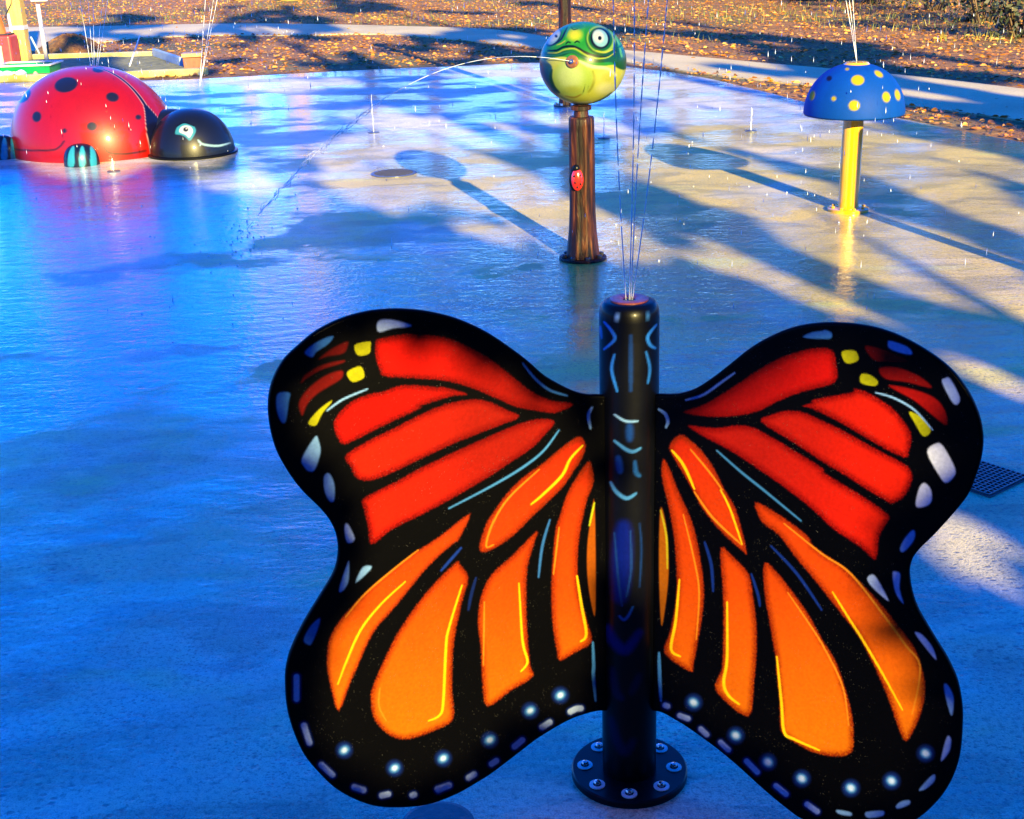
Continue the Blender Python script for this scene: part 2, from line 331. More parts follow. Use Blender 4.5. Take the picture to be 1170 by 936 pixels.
RIGHT_OUT = [(735, 520), (736, 470), (737, 456), (752, 453.5), (765.6, 453.4), (778.5, 452), (795.6, 446), (814.8, 433.7), (834, 418.8), (855.4, 401.7), (876.8, 388.8), (902.4, 378), (930, 372.6), (960, 372), (989.8, 375.4), (1015.5, 382.4), (1041, 394), (1066.8, 410), (1088, 428.4), (1105, 452), (1116, 477.5), (1120, 501), (1118, 524), (1111, 547), (1103, 565.6), (1088, 584.9), (1066.8, 608.4), (1047.5, 627.6), (1039, 640.4), (1036, 655.4), (1039, 676.8), (1045.4, 696), (1056, 715), (1068, 735), (1079.7, 754), (1090.7, 778.4), (1096, 804.8), (1096.8, 826.8), (1094, 862), (1086, 888.5), (1070.8, 912.7), (1046.6, 935), (1018, 948), (985, 953), (955, 949), (918, 936), (895, 920), (870, 899), (844.7, 876), (819.6, 855), (788, 832), (771.4, 821.7), (755, 813), (737, 809), (736, 795), (735, 700)]
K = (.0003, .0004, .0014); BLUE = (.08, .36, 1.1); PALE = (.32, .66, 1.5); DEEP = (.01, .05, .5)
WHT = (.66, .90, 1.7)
def red(t0, t1, c0=(.60, .006, .004), c1=(.80, .035, .006)):
    def f(P): t = sm(t0, t1, P[:, 1])[:, None]; return np.array(c0) * (1 - t) + np.array(c1) * t
    return f
def radial(cx, cy, r0, r1, c0, c1):
    def f(P): t = sm(r0, r1, np.hypot(P[:, 0] - cx, P[:, 1] - cy))[:, None]; return np.array(c0) * (1 - t) + np.array(c1) * t
    return f
def orange(P):
    t = np.clip((P[:, 1] - 500) / 340, 0, 1)[:, None]; a0 = np.array((.66, .022, .004)); a1 = np.array((.76, .080, .003)); a2 = np.array((.82, .19, .004))
    return np.where(t < .5, a0 + (a1 - a0) * t * 2, a1 + (a2 - a1) * (t - .5) * 2)
rLa = radial(640, 480, 40, 230, (.40, .008, .004), (.78, .006, .002)); rLb = radial(640, 480, 60, 260, (.42, .012, .005), (.80, .018, .004))
rRa = radial(800, 480, 40, 200, (.36, .004, .004), (.66, .006, .004)); rRb = radial(790, 480, 60, 270, (.46, .01, .006), (.82, .016, .004))
RIM = (.22, .002, .001); ORIM = (.30, .022, .001); YEL = (1.1, .70, .01); YL2 = (.90, .30, .02)
def paint_left(c):
    dk = (.17, .004, .004)
    c.poly([(429, 391), (437, 386), (466.7, 381.7), (500, 384), (520, 389.5), (543, 400), (562, 411.8), (586, 430.6), (607, 447), (630, 457.6), (655, 461.6), (635, 471.7), (614, 469.5), (590, 465), (562, 453), (539, 443.5), (508, 435), (466.7, 432), (439, 430), (433.5, 421), (429, 408)], rLa, edge=RIM)
    c.poly(A((380, 680), (400, 630), (470, 560), (560, 520), (650, 500), (720, 475), (800, 468), (936, 480)) + B((110, 180), (232, 215), (150, 226), (0, 273)) + A((850, 590), (700, 660), (560, 730), (440, 785), (400, 750)), rLa, edge=RIM)
    c.poly([(395, 521)] + A((540, 780), (700, 700)) + [(480, 474)] + B((120, 265), (250, 240), (330, 250), (420, 290), (482, 325), (380, 370), (200, 440), (0, 530)) + [(455, 537), (424, 549), (408, 546), (400, 533)], rLb, edge=RIM)
    c.poly([(414, 571), (431, 561), (455, 549)] + B((0, 575), (200, 480), (420, 383), (520, 347), (590, 335), (655, 350), (600, 420), (540, 480), (450, 540), (330, 620), (150, 725), (0, 805)) + Cc((600, 210), (490, 290), (470, 200), (450, 110)), rLb, edge=RIM)
    c.poly(A((300, 330), (360, 280), (450, 235), (455, 262), (430, 300), (350, 315)), dk, 2); c.poly(A((205, 460), (230, 410), (320, 360), (430, 335), (430, 350), (320, 385), (240, 430)), dk, 1.6)
    c.poly(A((200, 610), (195, 560), (240, 490), (330, 420), (420, 390), (430, 420), (400, 450), (300, 510), (240, 570), (215, 630)), (.24, .006, .005), 2)
    for p in (A((490, 265), (510, 245), (575, 235), (578, 262), (570, 300), (510, 310)), A((450, 410), (470, 385), (525, 368), (545, 410), (535, 435), (480, 452)), A((245, 665), (300, 600), (360, 555), (370, 560), (320, 620), (290, 680), (260, 685))):
        c.poly(p, (.55, .55, .01), 1, 3)
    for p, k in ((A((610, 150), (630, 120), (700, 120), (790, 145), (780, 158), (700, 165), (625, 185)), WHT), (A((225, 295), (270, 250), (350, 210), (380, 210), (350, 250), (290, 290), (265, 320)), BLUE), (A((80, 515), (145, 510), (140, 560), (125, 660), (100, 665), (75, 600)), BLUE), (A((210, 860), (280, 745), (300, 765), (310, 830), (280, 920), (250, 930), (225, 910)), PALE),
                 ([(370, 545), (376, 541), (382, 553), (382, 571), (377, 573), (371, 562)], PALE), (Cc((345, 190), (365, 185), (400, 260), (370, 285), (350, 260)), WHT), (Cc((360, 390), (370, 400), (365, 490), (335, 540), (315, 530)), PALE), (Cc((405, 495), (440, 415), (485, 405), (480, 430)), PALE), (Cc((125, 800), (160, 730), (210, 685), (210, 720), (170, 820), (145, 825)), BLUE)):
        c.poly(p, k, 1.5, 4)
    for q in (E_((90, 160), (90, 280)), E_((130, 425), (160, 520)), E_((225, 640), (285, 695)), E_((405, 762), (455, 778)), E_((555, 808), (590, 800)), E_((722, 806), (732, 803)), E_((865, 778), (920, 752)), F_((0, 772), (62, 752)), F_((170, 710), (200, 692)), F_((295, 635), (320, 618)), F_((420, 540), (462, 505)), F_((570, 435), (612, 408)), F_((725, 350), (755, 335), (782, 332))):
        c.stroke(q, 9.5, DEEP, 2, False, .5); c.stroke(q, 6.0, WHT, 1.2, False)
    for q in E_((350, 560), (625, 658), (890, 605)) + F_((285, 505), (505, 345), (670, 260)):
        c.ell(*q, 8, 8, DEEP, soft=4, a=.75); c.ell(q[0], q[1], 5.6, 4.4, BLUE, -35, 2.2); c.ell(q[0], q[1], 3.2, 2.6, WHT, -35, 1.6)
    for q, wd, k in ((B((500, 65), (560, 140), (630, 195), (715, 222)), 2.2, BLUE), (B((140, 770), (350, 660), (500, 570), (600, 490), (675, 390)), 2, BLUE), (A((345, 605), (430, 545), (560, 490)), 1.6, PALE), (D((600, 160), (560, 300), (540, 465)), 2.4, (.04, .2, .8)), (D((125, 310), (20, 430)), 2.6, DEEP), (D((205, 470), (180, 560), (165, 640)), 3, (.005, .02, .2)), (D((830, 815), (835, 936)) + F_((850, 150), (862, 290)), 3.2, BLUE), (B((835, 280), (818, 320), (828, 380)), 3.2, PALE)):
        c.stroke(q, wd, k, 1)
    c.poly([(661, 498.7), (640, 513), (621, 529), (597.5, 545.7), (578.7, 564.5), (562, 588), (555.6, 598.5), (548, 622), (551, 631), (564, 627), (585.5, 613), (611, 587.8), (640, 560), (654, 541), (665.7, 522), (669, 508)], orange, edge=ORIM, ew=9)
    c.poly([(674, 527), (678.6, 550.4), (671, 570.7), (662, 613), (660, 645.5), (662, 677.5), (671, 709.6), (676, 734), (658, 745), (640, 755), (636, 743), (631, 709.6), (630, 667), (633.5, 613), (640, 588), (649, 562), (663, 538.7)], orange, sub=3, edge=ORIM, ew=9)
    c.poly(D((840, 70), (845, 640), (820, 600), (800, 450), (800, 300), (815, 180)), (.45, .10, .005), 1.2)
    c.poly(D((530, 220), (515, 290), (480, 420), (475, 600), (480, 760), (495, 936)) + F_((520, 160), (400, 235), (272, 322), (245, 200), (235, 0)) + D((215, 700), (235, 560), (290, 450), (400, 350)), orange, sub=3, edge=ORIM, ew=9)
    c.poly(D((120, 400), (165, 470), (130, 600), (90, 800), (80, 936)) + E_((940, 250), (945, 390), (850, 450), (700, 500), (600, 480), (520, 400), (495, 300), (510, 200), (600, 0)) + Cc((650, 730), (780, 550), (936, 390)), orange, sub=3, edge=ORIM, ew=9)
    c.poly(D((175, 125), (110, 270)) + Cc((936, 280), (800, 400), (620, 620), (500, 760), (420, 930)) + E_((380, 200), (320, 345), (280, 230), (255, 80)) + Cc((270, 780), (350, 660), (500, 510), (700, 350), (850, 250)), orange, sub=3, edge=(.35, .03, .003), ew=6)
    for q, wd, k in ((Cc((740, 320), (600, 430), (450, 560), (350, 680)), 1.5, YL2), (Cc((670, 490), (540, 610), (430, 750), (350, 930)) + E_((315, 200),), 2, YEL), (D((130, 510), (60, 740)) + E_((905, 0), (890, 300), (870, 370), (810, 400)), 2.6, YEL), (D((435, 500), (450, 760)) + F_((470, 0), (490, 80), (455, 130)), 2.4, YEL), (D((250, 600), (245, 936)), 1.3, YL2), (D((745, 460), (770, 620), (795, 770), (765, 810)), 2.8, YEL), (D((650, 200), (620, 450)), 1.5, YL2), (B((790, 465), (730, 530), (690, 610), (600, 700), (540, 750)), 2.6, YEL), (B((580, 580), (430, 720), (350, 850)) + D((260, 300), (300, 292)), 1.8, YL2), (E_((545, 220), (540, 320), (580, 400)), 1.3, YL2), (D((838, 70), (812, 190)), 2, (.5, .6, .02))):
        c.stroke(q, wd, k, .8)
def paint_right(c):
    c.poly(R1((190, 520), (300, 480), (450, 390), (600, 290), (720, 225), (850, 185)) + R2((0, 178), (70, 178), (105, 200), (120, 260), (125, 340), (80, 375), (0, 395)) + R1((800, 420), (700, 460), (600, 510), (500, 535), (350, 545)), rRa, edge=RIM)
    c.poly(R1((830, 487), (880, 470)) + R2((0, 452), (200, 415), (215, 395), (300, 420), (420, 500), (490, 580), (522, 650), (510, 720), (480, 762), (300, 670), (150, 580), (0, 505)), rRb, sub=3, edge=RIM)
    c.poly(R1((605, 570), (660, 535), (740, 512), (830, 520)) + R2((0, 545), (150, 615), (300, 700), (480, 795), (525, 850)) + R4((515, 70), (480, 130), (430, 160), (385, 152), (150, 5)) + R1((936, 785), (760, 670)), rRb, sub=3, edge=RIM)
    c.poly(R1((215, 590), (350, 605), (480, 590), (560, 600), (640, 640), (760, 710), (936, 820)) + R4((60, 5), (250, 120), (390, 220), (395, 260), (350, 340), (330, 465), (250, 400), (100, 300), (0, 205)) + R3((750, 0),) + R1((600, 830), (450, 730), (300, 650)), rRb, sub=3, edge=RIM)
    for p, k in ((R2((275, 165), (400, 195), (500, 245), (400, 250), (320, 240)), (.22, .005, .005)), (R2((350, 285), (440, 280), (560, 325), (630, 390), (500, 360), (380, 340)), (.34, .006, .005)), (R2((400, 375), (520, 395), (640, 440), (700, 510), (712, 590), (650, 550), (540, 460), (450, 410)), (.42, .006, .005))): c.poly(p, k, 1.6)
    for p in (R2((148, 200), (180, 188), (225, 195), (238, 240), (190, 260), (160, 245)), R2((245, 345), (255, 315), (300, 320), (342, 355), (325, 380), (260, 368)), R2((508, 520), (550, 530), (600, 570), (625, 620), (600, 648), (575, 640), (540, 580))): c.poly(p, (.60, .62, .01), 1, 3)
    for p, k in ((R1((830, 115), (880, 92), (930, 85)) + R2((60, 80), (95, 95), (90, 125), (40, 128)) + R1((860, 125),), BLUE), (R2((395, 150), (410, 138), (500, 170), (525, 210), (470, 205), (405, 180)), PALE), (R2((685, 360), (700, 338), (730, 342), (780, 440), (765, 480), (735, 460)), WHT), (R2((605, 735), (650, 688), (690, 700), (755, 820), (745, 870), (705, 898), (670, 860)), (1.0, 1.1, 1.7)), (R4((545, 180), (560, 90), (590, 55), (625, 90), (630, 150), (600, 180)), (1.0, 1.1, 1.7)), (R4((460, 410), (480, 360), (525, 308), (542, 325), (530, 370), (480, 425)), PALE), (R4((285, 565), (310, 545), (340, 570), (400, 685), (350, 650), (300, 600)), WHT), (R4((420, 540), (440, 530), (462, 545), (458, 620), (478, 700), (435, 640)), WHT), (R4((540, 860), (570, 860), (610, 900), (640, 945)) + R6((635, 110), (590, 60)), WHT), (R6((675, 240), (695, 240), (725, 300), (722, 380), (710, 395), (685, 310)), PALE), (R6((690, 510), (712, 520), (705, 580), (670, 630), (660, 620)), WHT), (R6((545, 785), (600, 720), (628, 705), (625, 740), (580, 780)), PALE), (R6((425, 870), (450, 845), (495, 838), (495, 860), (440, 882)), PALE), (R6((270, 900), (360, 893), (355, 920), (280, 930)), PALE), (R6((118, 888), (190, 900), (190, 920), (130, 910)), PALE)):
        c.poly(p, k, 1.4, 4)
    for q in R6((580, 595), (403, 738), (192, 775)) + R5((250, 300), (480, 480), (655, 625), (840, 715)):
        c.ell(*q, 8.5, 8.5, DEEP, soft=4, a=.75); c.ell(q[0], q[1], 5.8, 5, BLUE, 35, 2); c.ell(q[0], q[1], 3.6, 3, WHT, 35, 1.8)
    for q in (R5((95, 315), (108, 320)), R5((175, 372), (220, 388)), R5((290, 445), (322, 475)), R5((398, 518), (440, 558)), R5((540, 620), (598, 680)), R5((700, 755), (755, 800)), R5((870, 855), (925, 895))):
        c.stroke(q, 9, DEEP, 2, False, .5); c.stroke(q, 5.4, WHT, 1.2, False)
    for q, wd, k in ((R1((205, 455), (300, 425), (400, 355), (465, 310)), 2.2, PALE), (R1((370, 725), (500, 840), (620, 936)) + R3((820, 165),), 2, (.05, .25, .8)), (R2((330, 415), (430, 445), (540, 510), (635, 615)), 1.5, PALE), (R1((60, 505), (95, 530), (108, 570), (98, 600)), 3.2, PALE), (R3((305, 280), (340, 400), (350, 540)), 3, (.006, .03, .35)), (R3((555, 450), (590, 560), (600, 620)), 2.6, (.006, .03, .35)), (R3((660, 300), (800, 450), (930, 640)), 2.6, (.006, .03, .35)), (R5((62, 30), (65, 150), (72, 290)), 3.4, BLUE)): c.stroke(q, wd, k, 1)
    c.poly(R1((170, 640), (230, 670), (300, 740), (360, 830), (410, 930)) + R3((470, 100), (510, 240), (530, 340), (500, 320), (400, 230), (300, 110)) + R1((240, 936), (180, 830), (115, 710)), orange, sub=3, edge=ORIM, ew=9)
    c.poly(R1((85, 770), (120, 830), (160, 930)) + R3((230, 150), (270, 300), (300, 500), (295, 650), (270, 800), (245, 936)) + R5((232, 130), (92, 32)) + R3((120, 760), (150, 600), (155, 450), (140, 250), (110, 80)) + R1((75, 860),), orange, sub=3, edge=ORIM, ew=9)
    c.poly(R3((68, 100), (95, 170), (108, 300), (112, 450), (95, 620), (72, 720), (60, 400)), (.45, .12, .005), 1.2)
    c.poly(R3((390, 310), (460, 360), (540, 450), (560, 550), (580, 700)) + R5((595, 0), (580, 200), (548, 378), (375, 242), (390, 150)) + R3((400, 936), (405, 700), (400, 500)), orange, sub=3, edge=ORIM, ew=9)
    c.poly(R3((625, 390), (700, 450), (850, 650)) + R6((40, 0), (110, 110), (160, 250), (195, 380), (205, 480), (195, 590), (100, 610), (0, 590)) + R5((850, 545), (760, 490), (725, 440), (720, 300), (700, 100)) + R3((690, 936), (660, 750), (625, 550)), orange, sub=3, edge=ORIM, ew=9)
    c.poly(R3((575, 65), (700, 130), (850, 240)) + R4((0, 395), (150, 500), (300, 640), (420, 780)) + R6((490, 0), (530, 60), (560, 150), (578, 250), (565, 350), (530, 450), (480, 530), (445, 480), (400, 350), (340, 200), (240, 0)) + R4((150, 760), (0, 570)) + R3((800, 370), (700, 240), (610, 170)), orange, sub=3, edge=ORIM, ew=9)
    for q, wd, k in ((R3((70, 110), (100, 250), (105, 420)), 2, (.6, .5, .02)), (R3((170, 480), (150, 700), (125, 850), (175, 890)), 2.8, YEL), (R3((190, 130), (250, 380), (275, 550), (260, 800)), 1.5, YL2), (R3((425, 600), (425, 900)) + R5((415, 190), (440, 260), (500, 310)), 3, YEL), (R5((705, 50), (730, 300), (745, 460), (800, 500), (936, 560)), 2.8, YEL), (R3((750, 550), (880, 740)) + R6((60, 60), (150, 250), (180, 450)), 1.5, YL2), (R3((250, 10), (350, 150), (500, 290)), 2, YL2), (R3((390, 0), (440, 100), (505, 290)), 1.8, YEL), (R3((730, 180), (930, 340)) + R4((200, 545), (400, 800), (495, 930)) + R6((545, 120), (545, 230), (510, 390)), 1.9, YL2), (R4((100, 640), (200, 800)) + R6((250, 0), (350, 170), (460, 370)), 2.2, YEL), (R1((130, 725), (190, 800), (250, 930)), 2.6, YEL), (R1((230, 720), (330, 840), (400, 936)), 1.6, YL2)): c.stroke(q, wd, k, .8)
PSI = {'l': -22., 'r': 30.}
WPLANE = {}
def wing_frame(side):
    a = R(PSI[side]); u = np.array([math.cos(a), -math.sin(a), 0.]); n = np.array([u[1], -u[0], 0.])
    if n[1] > 0: n = -n
    P0 = BF + np.array([0, 0, 0]); return u, n, P0
def build_wing(out_px, side, painter, parent):
    u, n, P0 = wing_frame(side); TH = .014; P0f = P0 + n * TH / 2
    def toplane(P): q = [on_plane(x, y, P0f, n) for x, y in P]; return np.array([((a - P0f) @ u, a[2]) for a in q])
    outl = catmull(out_px, 5); x0, y0 = outl.min(0); x1, y1 = outl.max(0); stp = 1.35
    # dense grid laid in the wing's own plane (spacing about 0.9 mm .. 1 mm)
    o2 = toplane(outl); a0, b0 = o2.min(0); a1, b1 = o2.max(0); h = .00215
    gx, gy = np.meshgrid(np.arange(a0, a1, h), np.arange(b0, b1, h)); gp = np.stack([gx.ravel() + (np.arange(gx.shape[0]) % 2).repeat(gx.shape[1]) * h / 2, gy.ravel()], 1)
    # keep interior points away from the outline
    ins = inside(gp, o2); gp = gp[ins]
    near = np.zeros(len(gp), bool)
    for i in range(len(o2)):
        A_, B_ = o2[i], o2[(i + 1) % len(o2)]
        k = np.where((gp[:, 0] > min(A_[0], B_[0]) - h) & (gp[:, 0] < max(A_[0], B_[0]) + h) & (gp[:, 1] > min(A_[1], B_[1]) - h) & (gp[:, 1] < max(A_[1], B_[1]) + h))[0]
        if len(k): near[k] |= seg_dist(gp[k], A_, B_) < h * .5
    gp = gp[~near]; nb = len(o2)
    pts = [Vector(p) for p in o2] + [Vector(p) for p in gp]
    r = delaunay_2d_cdt(pts, [(i, (i + 1) % nb) for i in range(nb)], [], 1, 1e-7, True)
    V2 = np.array([tuple(v) for v in r[0]]); F = [tuple(f) for f in r[2]]; k_ = inside(V2[np.array(F)].mean(1), o2); F = [f for f, q in zip(F, k_) if q]
    orig = r[3]; bidx = [None] * nb
    for vi, os_ in enumerate(orig):
        for o_ in os_:
            if o_ < nb: bidx[o_] = vi
    W3 = P0f + V2[:, :1] * u + V2[:, 1:] * np.array([0, 0, 1.])
    f0 = F[0]; nn = np.cross(W3[f0[1]] - W3[f0[0]], W3[f0[2]] - W3[f0[0]])
    if nn @ n < 0: F = [f[::-1] for f in F]
    px = proj(W3)[:, :2]; c = Canvas(px, K); painter(c)
    # rounded rim and back
    cen = o2.mean(0); V = list(W3); C = list(c.C); ring_prev = bidx
    e = np.roll(o2, -1, 0) - np.roll(o2, 1, 0); nrm = np.stack([e[:, 1], -e[:, 0]], 1); nrm /= np.linalg.norm(nrm, axis=1)[:, None]
    area = .5 * np.sum(o2[:, 0] * np.roll(o2[:, 1], -1) - np.roll(o2[:, 0], -1) * o2[:, 1])
    if area < 0: nrm = -nrm
    rim = []
    for off, dep in ((.0022, .0012), (.0035, .004), (.0035, TH - .004), (.0022, TH - .0012), (0, TH)):
        b = len(V)
        for i in range(nb):
            q = o2[i] + nrm[i] * off; V.append(P0f + q[0] * u + np.array([0, 0, q[1]]) - n * dep); C.append(np.array(K))
        cur = list(range(b, b + nb))
        for i in range(nb):
            j = (i + 1) % nb; rim.append((ring_prev[i], ring_prev[j], cur[j], cur[i]))
        ring_prev = cur
    # back: triangulated outline, plain black
    rb = delaunay_2d_cdt([Vector(p) for p in o2], [(i, (i + 1) % nb) for i in range(nb)], [], 1, 1e-7, True)
    bo = [None] * len(rb[0])
    for vi, os_ in enumerate(rb[3]):
        if os_: bo[vi] = ring_prev[os_[0]]
    vb = np.array([tuple(v) for v in rb[0]]); kb = inside(vb[np.array([tuple(f) for f in rb[2]])].mean(1), o2); back = [tuple(bo[i] for i in f) for f, q in zip(rb[2], kb) if q]
    o = mesh_obj('wing', V, F + rim + back, m_wing, parent, smooth=False, colors=np.array(C))
    bm = bmesh.new(); bm.from_mesh(o.data); bmesh.ops.recalc_face_normals(bm, faces=bm.faces[:]); bm.to_mesh(o.data); bm.free()
    smooth_by_angle(o, 40)
    WPLANE[side] = (P0f, n, u, o2)
    return o
bfly = empty('butterfly_sprayer', (0, 0, 0))
tag(bfly, 'big red and orange butterfly with black post, standing nearest on the wet pad', 'butterfly sprayer')
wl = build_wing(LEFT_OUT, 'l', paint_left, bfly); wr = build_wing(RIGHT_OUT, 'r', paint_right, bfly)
# body post
ptop = up_at(BF, 719.5, 345)[2] + .004; PR = .0565
def cyl_paint(name, c0, prof, n, material, painter, base, parent, lean=None, facing=True):
    V = []; 
    for r_, z in prof:
        for j in range(n): V.append((c0[0] + r_ * math.cos(2 * math.pi * j / n), c0[1] + r_ * math.sin(2 * math.pi * j / n), c0[2] + z))
    V = np.array(V); F = [(i * n + j, i * n + (j + 1) % n, (i + 1) * n + (j + 1) % n, (i + 1) * n + j) for i in range(len(prof) - 1) for j in range(n)]
    F.append(tuple((len(prof) - 1) * n + j for j in range(n)))
    d = V[:, :2] - np.array(c0[:2]); f_ = np.array([c0[0], c0[1]]) / np.hypot(c0[0], c0[1]); dep = d @ f_
    Q = V.copy(); back = dep > 0; Q[back, :2] -= 2 * dep[back, None] * f_
    c = Canvas(proj(Q)[:, :2], base); painter(c)
    return mesh_obj(name, V, F, material, parent, True, colors=c.C)
zs = np.concatenate([np.arange(0.012, ptop - .03, .0022)])
prof = [(PR, z) for z in zs] + [(PR, ptop - .03), (PR * .985, ptop - .018), (PR * .93, ptop - .008), (PR * .84, ptop - .002), (PR * .72, ptop), (PR * .5, ptop)]
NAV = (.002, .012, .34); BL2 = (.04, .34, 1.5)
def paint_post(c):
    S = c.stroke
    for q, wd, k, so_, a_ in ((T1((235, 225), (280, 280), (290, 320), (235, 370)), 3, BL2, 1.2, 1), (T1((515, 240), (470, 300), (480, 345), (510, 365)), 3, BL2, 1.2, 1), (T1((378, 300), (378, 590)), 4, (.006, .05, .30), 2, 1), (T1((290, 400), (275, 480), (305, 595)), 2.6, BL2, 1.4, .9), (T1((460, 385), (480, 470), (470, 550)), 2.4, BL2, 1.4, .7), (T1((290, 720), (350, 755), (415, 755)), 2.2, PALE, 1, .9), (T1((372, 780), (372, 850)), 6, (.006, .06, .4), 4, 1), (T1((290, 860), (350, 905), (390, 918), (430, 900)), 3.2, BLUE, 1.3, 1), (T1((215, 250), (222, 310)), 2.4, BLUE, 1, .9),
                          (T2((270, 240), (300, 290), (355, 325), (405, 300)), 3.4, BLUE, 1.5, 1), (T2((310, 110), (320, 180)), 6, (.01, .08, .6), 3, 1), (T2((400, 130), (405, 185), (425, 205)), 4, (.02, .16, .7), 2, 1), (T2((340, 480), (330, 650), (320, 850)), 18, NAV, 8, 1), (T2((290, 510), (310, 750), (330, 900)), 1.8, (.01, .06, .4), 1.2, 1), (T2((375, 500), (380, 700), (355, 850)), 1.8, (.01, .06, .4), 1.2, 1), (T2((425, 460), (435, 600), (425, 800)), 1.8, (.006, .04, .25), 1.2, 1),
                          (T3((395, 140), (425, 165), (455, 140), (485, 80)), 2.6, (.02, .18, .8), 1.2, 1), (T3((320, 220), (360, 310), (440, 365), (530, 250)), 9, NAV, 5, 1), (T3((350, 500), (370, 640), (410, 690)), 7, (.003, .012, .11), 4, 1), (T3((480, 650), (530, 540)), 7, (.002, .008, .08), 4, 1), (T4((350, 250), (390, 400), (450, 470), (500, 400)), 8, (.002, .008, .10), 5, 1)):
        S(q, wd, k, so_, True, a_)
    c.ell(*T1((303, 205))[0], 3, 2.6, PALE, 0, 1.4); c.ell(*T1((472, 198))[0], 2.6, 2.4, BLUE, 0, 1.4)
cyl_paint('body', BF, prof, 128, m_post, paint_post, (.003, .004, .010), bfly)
# shoulders of the wings against the post
for side in 'lr':
    u, n, P0 = wing_frame(side); sgn = -1 if side == 'l' else 1
    mb = MB(); z0 = (WPLANE[side][3][:, 1].max()) * 0 + up_at(BF, 700, 512)[2]; z1 = up_at(BF, 700, 462)[2]
    c_ = BF + u * sgn * (PR + .002)
    mb.tube([c_ + np.array([0, 0, z0]) - n * .012, c_ + np.array([0, 0, z1]) - n * .012], .0125, 20); o = mb.obj('mounting_sleeve', m_black, bfly); smooth_by_angle(o)
mb = MB().lathe([(.036, 0), (.036, .003), (.030, .0045), (.018, .0035), (.012, .001), (.012, -.004)], BF + np.array([0, 0, ptop]), 40, cap1=True); o = mb.obj('nozzle_ring', m_rednoz, bfly); smooth_by_angle(o)
def flange(c, r, mt, parent, nb, br, washer, th=.014, rot=0., boltr=.0085):
    mb = MB().lathe([(r, 0), (r, th - .003), (r - .003, th), (r * .3, th)], c, 64); o = mb.obj('base_flange', mt, parent); smooth_by_angle(o, 30)
    for k in range(nb):
        a = rot + 2 * math.pi * k / nb; p = (c[0] + br * math.cos(a), c[1] + br * math.sin(a), c[2] + th)
        b = MB().lathe([(boltr, 0), (boltr, .007), (boltr * .8, .010), (0.001, .0115)], p, 6, cap0=False); b = b.obj('bolt', m_steel if washer else m_steel, parent)
        if washer:
            w_ = MB().lathe([(boltr * 2.2, .0), (boltr * 2.2, .002), (boltr * 1.2, .0026), (boltr * 1.2, 0.0)], p, 28).obj('washer', m_ringwhite, b); smooth_by_angle(w_)
FR = .1225
flange(BF, FR, m_black, bfly, 8, .094, True, .016, math.pi / 2 + math.atan2(BF[1], BF[0]) - math.pi / 2, .0075)
# ---------------------------------------------------------------- LADYBUG
def dist_px(P): return FPX / proj(P)[0, 2]
LBn = ground(100, 187)                        # nearest foot of the shell
yaw = R(-30); LBc = ground(110, 171.5); ax = np.array([math.cos(yaw), math.sin(yaw), 0]); ay = np.array([-math.sin(yaw), math.cos(yaw), 0])
LA, LW, LH = .75, .64, .70
lady = empty('ladybug_dome', tuple(LBc), 0); 
tag(lady, 'large glossy red ladybug dome with black spots and smiling black head', 'ladybug sculpture')
def to_local(P, o=None): return P - LBc
def dome(name, c, a, b, h, axx, ayy, nu, nv, material, painter, base, parent, pow_=2.0, zmin=0.0, origin=None, vis_side=-1):
    V = []; L_ = []
    for i in range(nv + 1):
        ph = math.pi / 2 * i / nv; cz = math.sin(ph) ** (2 / pow_); cr = max(math.cos(ph), 0) ** (2 / pow_)
        for j in range(nu):
            t = 2 * math.pi * j / nu; lx, ly = a * cr * math.cos(t), b * cr * math.sin(t)
            V.append(c + axx * lx + ayy * ly + np.array([0, 0, zmin + h * cz])); L_.append((lx, ly, h * cz))
    V = np.array(V); L_ = np.array(L_)
    F = [(i * nu + j, i * nu + (j + 1) % nu, (i + 1) * nu + (j + 1) % nu, (i + 1) * nu + j) for i in range(nv) for j in range(nu)]
    Q = V.copy(); bk = L_[:, 1] > 0; Q2 = V - 2 * np.outer(L_[:, 1], ayy)   # mirror image for the far side
    view = V - CAM; nr = (np.outer(L_[:, 0] / a ** 2, axx) + np.outer(L_[:, 1] / b ** 2, ayy) + np.outer(L_[:, 2] / h ** 2, (0, 0, 1)))
    hid = (np.einsum('ij,ij->i', nr, view) > 0) & bk; Q[hid] = Q2[hid]
    cv = Canvas(proj(Q)[:, :2], base); painter(cv, L_)
    o = origin if origin is not None else np.zeros(3)
    return mesh_obj(name, V - o, F, material, parent, True, colors=cv.C, paint_gain=.28)
LB = T(0, 60, 4.179)
def paint_shell(c, L):
    dk = (.012, .016, .05)
    for x, y, rx, ry, ro in ((75.4, 97, 13.5, 8.6, -12), (112.5, 79.6, 7.2, 3.6, 0), (128.5, 111, 7.4, 5.4, 10), (27.5, 109.5, 9.5, 6, -50), (42, 133.5, 5.2, 6.2, 10), (105, 144.5, 5.6, 4.8, 0), (73.7, 149.5, 2.5, 2.7, 0), (158, 134, 3.4, 2.9, 0), (197, 112.6, 3.2, 6.5, -20)):
        c.ell(x, y, rx, ry, dk, ro, .8)
    xx = L[:, 0]; wseam = .013 + .10 * sm(.80 * LA, .99 * LA, xx) ** 1.5
    a = 1 - sm(0, .006, np.abs(L[:, 1]) - wseam - .004); c.blend(np.arange(len(L)), a * .8, (.75, .45, .55))
    a = 1 - sm(0, .006, np.abs(L[:, 1]) - wseam + .004); c.blend(np.arange(len(L)), a, (.004, .006, .05))
    ln = (.10, .004, .003)
    c.stroke(LB((48, 440), (70, 462), (150, 468), (250, 466), (285, 450), (305, 425)), 1.8, ln, .8, False); c.stroke(LB((490, 440), (520, 478), (600, 484), (695, 470)), 1.8, ln, .8, False)
